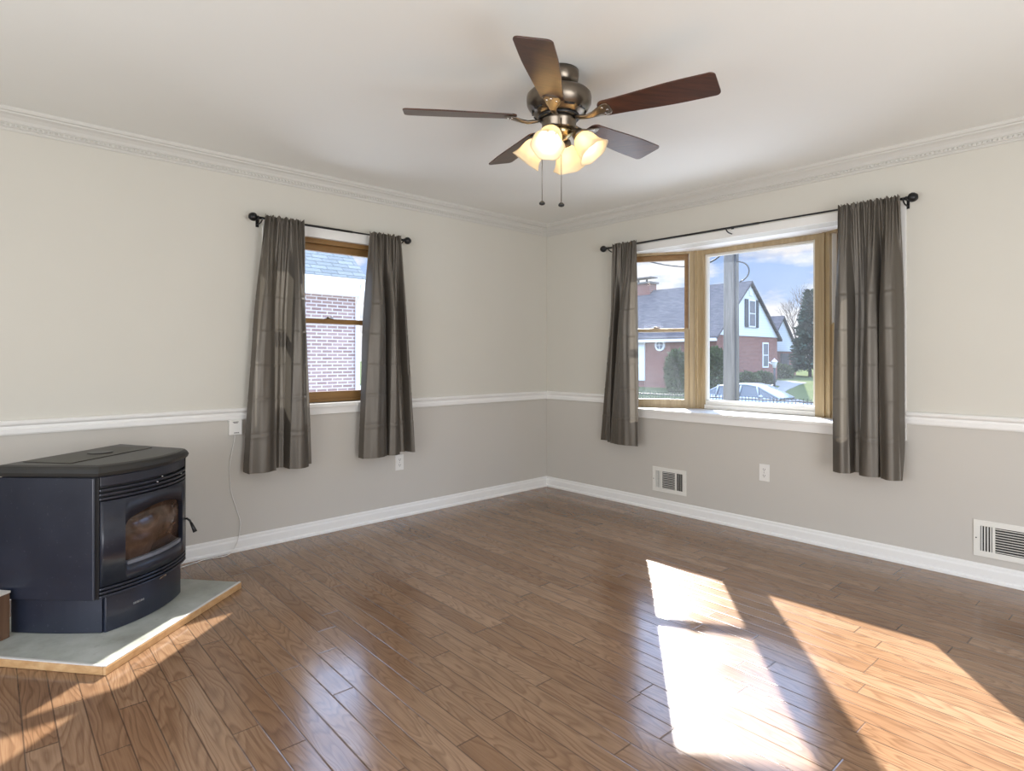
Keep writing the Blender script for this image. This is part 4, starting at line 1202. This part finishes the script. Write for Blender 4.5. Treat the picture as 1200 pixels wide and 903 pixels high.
# lamp post in the far yard
lp = thing('yard_lamp', (-10.42, 29.0, -0.5), 'black yard lamp post with white lantern in front of the brick house', 'lamp post')
MB().tube([(-10.42, 29.0, -0.55), (-10.42, 29.0, 0.62)], 0.055, 10).build('post', M['iron'], lp)
m = MB(); m.lathe([(0.09, 0.0), (0.16, 0.30), (0.17, 0.32)], (-10.42, 29.0, 0.62), n=6); m.build('lantern', M['lampglass'], lp)
m = MB(); m.lathe([(0.22, 0.32), (0.12, 0.42), (0.03, 0.47), (0.03, 0.53)], (-10.42, 29.0, 0.62), n=6); m.build('cap', M['exwhite'], lp)
m = MB(); m.tube([(-10.42, 29.0, 0.78), (-10.72, 29.0, 0.92)], 0.04, 6); m.build('arm', M['exwhite'], lp)

# iron fence in our front yard
fe = thing('iron_fence', (-2.6, 10.0, -1.0), 'low dark iron picket fence at the bottom of the bay window view', 'fence')
m = MB(); m.box((-6.6, 9.985, 0.18), (1.3, 10.015, 0.21)); m.box((-6.6, 9.985, -0.85), (1.3, 10.015, -0.82)); m.build('rail', M['iron'], fe)
pk = None
for i in range(92):
    x = -6.55 + i * 0.085
    if pk is None:
        pk = MB().box((x - 0.006, 9.994, -1.02), (x + 0.006, 10.006, 0.27)).build('picket', M['iron'], fe)
    else:
        c = pk.copy(); COL.objects.link(c); c.parent = fe; c.location = (pk.location.x + i * 0.085, pk.location.y, pk.location.z)


def foliage(fn, n, size, rnd, seedmat, name, parent):
    m = MB()
    for _ in range(n):
        p, d = fn(rnd)
        d = (d + Vector((rnd.uniform(-1, 1), rnd.uniform(-1, 1), rnd.uniform(-1, 1))) * 0.6).normalized()
        s = d.orthogonal().normalized(); s.rotate(Matrix.Rotation(rnd.uniform(0, 6.28), 3, d)); L = size * rnd.uniform(0.6, 1.4)
        m.f([m.v(p), m.v(p + d * L * 0.5 + s * L * 0.22), m.v(p + d * L), m.v(p + d * L * 0.5 - s * L * 0.22)])
    return m.build(name, seedmat, parent)


def shrub(loc, rx, ry, rz, label, seed, n=1600, size=0.22):
    t = thing('shrub', loc, label, 'shrub'); rnd = random.Random(seed); L0 = Vector(loc)
    m = MB(); rings = []
    for i in range(9):
        th = math.pi * i / 8; rr = max(0.03, math.sin(th)) * 0.85
        rings.append([L0 + Vector((rx * rr * math.cos(2 * math.pi * k / 14) * rnd.uniform(0.85, 1.1), ry * rr * math.sin(2 * math.pi * k / 14) * rnd.uniform(0.85, 1.1), rz * (1 - 0.85 * math.cos(th)))) for k in range(14)])
    m.loft(rings); m.build('core', M['leaf'], t)

    def fn(r):
        a, b = r.uniform(0, 6.28), math.acos(r.uniform(-0.9, 1))
        d = Vector((math.sin(b) * math.cos(a), math.sin(b) * math.sin(a), math.cos(b)))
        q = r.uniform(0.78, 1.02)
        return L0 + Vector((d.x * rx * q, d.y * ry * q, rz + d.z * rz * q)), d
    foliage(fn, n, size, rnd, M['leaf'], 'foliage', t)
    return t


shrub((-11.9, 28.9, -0.6), 0.55, 0.5, 0.42, 'low dark shrub left of the yard lamp against the brick house', 21)
shrub((-12.0, 31.0, -0.5), 0.6, 0.5, 0.36, 'low dark shrub right below the brick house window', 22)
shrub((-13.6, 36.9, -0.3), 0.9, 0.7, 0.48, 'rounded dark hedge in front of the far garage', 23)
shrub((-14.9, 26.3, -0.85), 0.5, 0.45, 1.2, 'tall green bush right of the round window of the brick house', 24, 2400, 0.26)
shrub((-12.5, 26.4, -0.85), 0.5, 0.45, 1.25, 'tall green bush at the front corner of the brick house, left of the utility pole', 25, 2000, 0.24)


def bare_tree(loc, h, label, seed, spread=0.5, depth=5, thick=0.09):
    t = thing('bare_tree', loc, label, 'tree'); rnd = random.Random(seed); m = MB()
    crown = MB()

    def grow(p, d, L, r, k):
        q = p + d * L * 0.5 + Vector((rnd.uniform(-1, 1), rnd.uniform(-1, 1), 0)) * L * 0.06
        e = p + d * L
        (m if k == depth else crown).tube([p, q, e], [r, r * 0.85, r * 0.7], 5, True)
        if k == 0:
            return
        for _ in range(3 if k > 1 else 2):
            nd = (d + Vector((rnd.uniform(-1, 1), rnd.uniform(-1, 1), rnd.uniform(-0.2, 0.7))) * spread).normalized()
            grow(e - d * L * rnd.uniform(0, 0.3), nd, L * rnd.uniform(0.62, 0.8), r * 0.6, k - 1)
    grow(Vector(loc), Vector((0, 0, 1)), h * 0.32, thick, depth)
    m.build('trunk', M['bark'], t); crown.build('branches', M['bark'], t)
    return t


def spruce(loc, h, r, label, seed, n=6000):
    t = thing('spruce_tree', loc, label, 'tree'); rnd = random.Random(seed); L0 = Vector(loc)
    MB().tube([L0, L0 + Vector((0, 0, h * 0.96))], [0.13, 0.02], 8).build('trunk', M['bark'], t)

    def fn(rn):
        u = rn.random() ** 0.75; z = h * (0.12 + 0.88 * (1 - u)); a = rn.uniform(0, 6.28)
        lay = 0.72 + 0.28 * math.sin(z * 7.0 + 3 * math.cos(a * 2))
        rad = r * u * lay * rn.uniform(0.35, 1.0) + 0.05
        return L0 + Vector((math.cos(a) * rad, math.sin(a) * rad, z - rad * 0.25)), Vector((math.cos(a), math.sin(a), 0.1))
    foliage(fn, n, 0.34, rnd, M['needle'], 'needles', t)
    return t


spruce((-12.9, 40.6, -0.22), 6.2, 1.5, 'blue green spruce tree at the right of the bay window view', 31)
bare_tree((-15.0, 47.5, -0.1), 7.4, 'bare tree rising behind the spruce at the right of the bay view', 32, 0.55)
bare_tree((-17.5, 50.0, 0.0), 8.6, 'bare tree behind the garage roof across the street', 33, 0.5)
bare_tree((-26.0, 15.5, -0.8), 9.0, 'bare tree beyond the neighbour house corner in the left window', 34, 0.5)
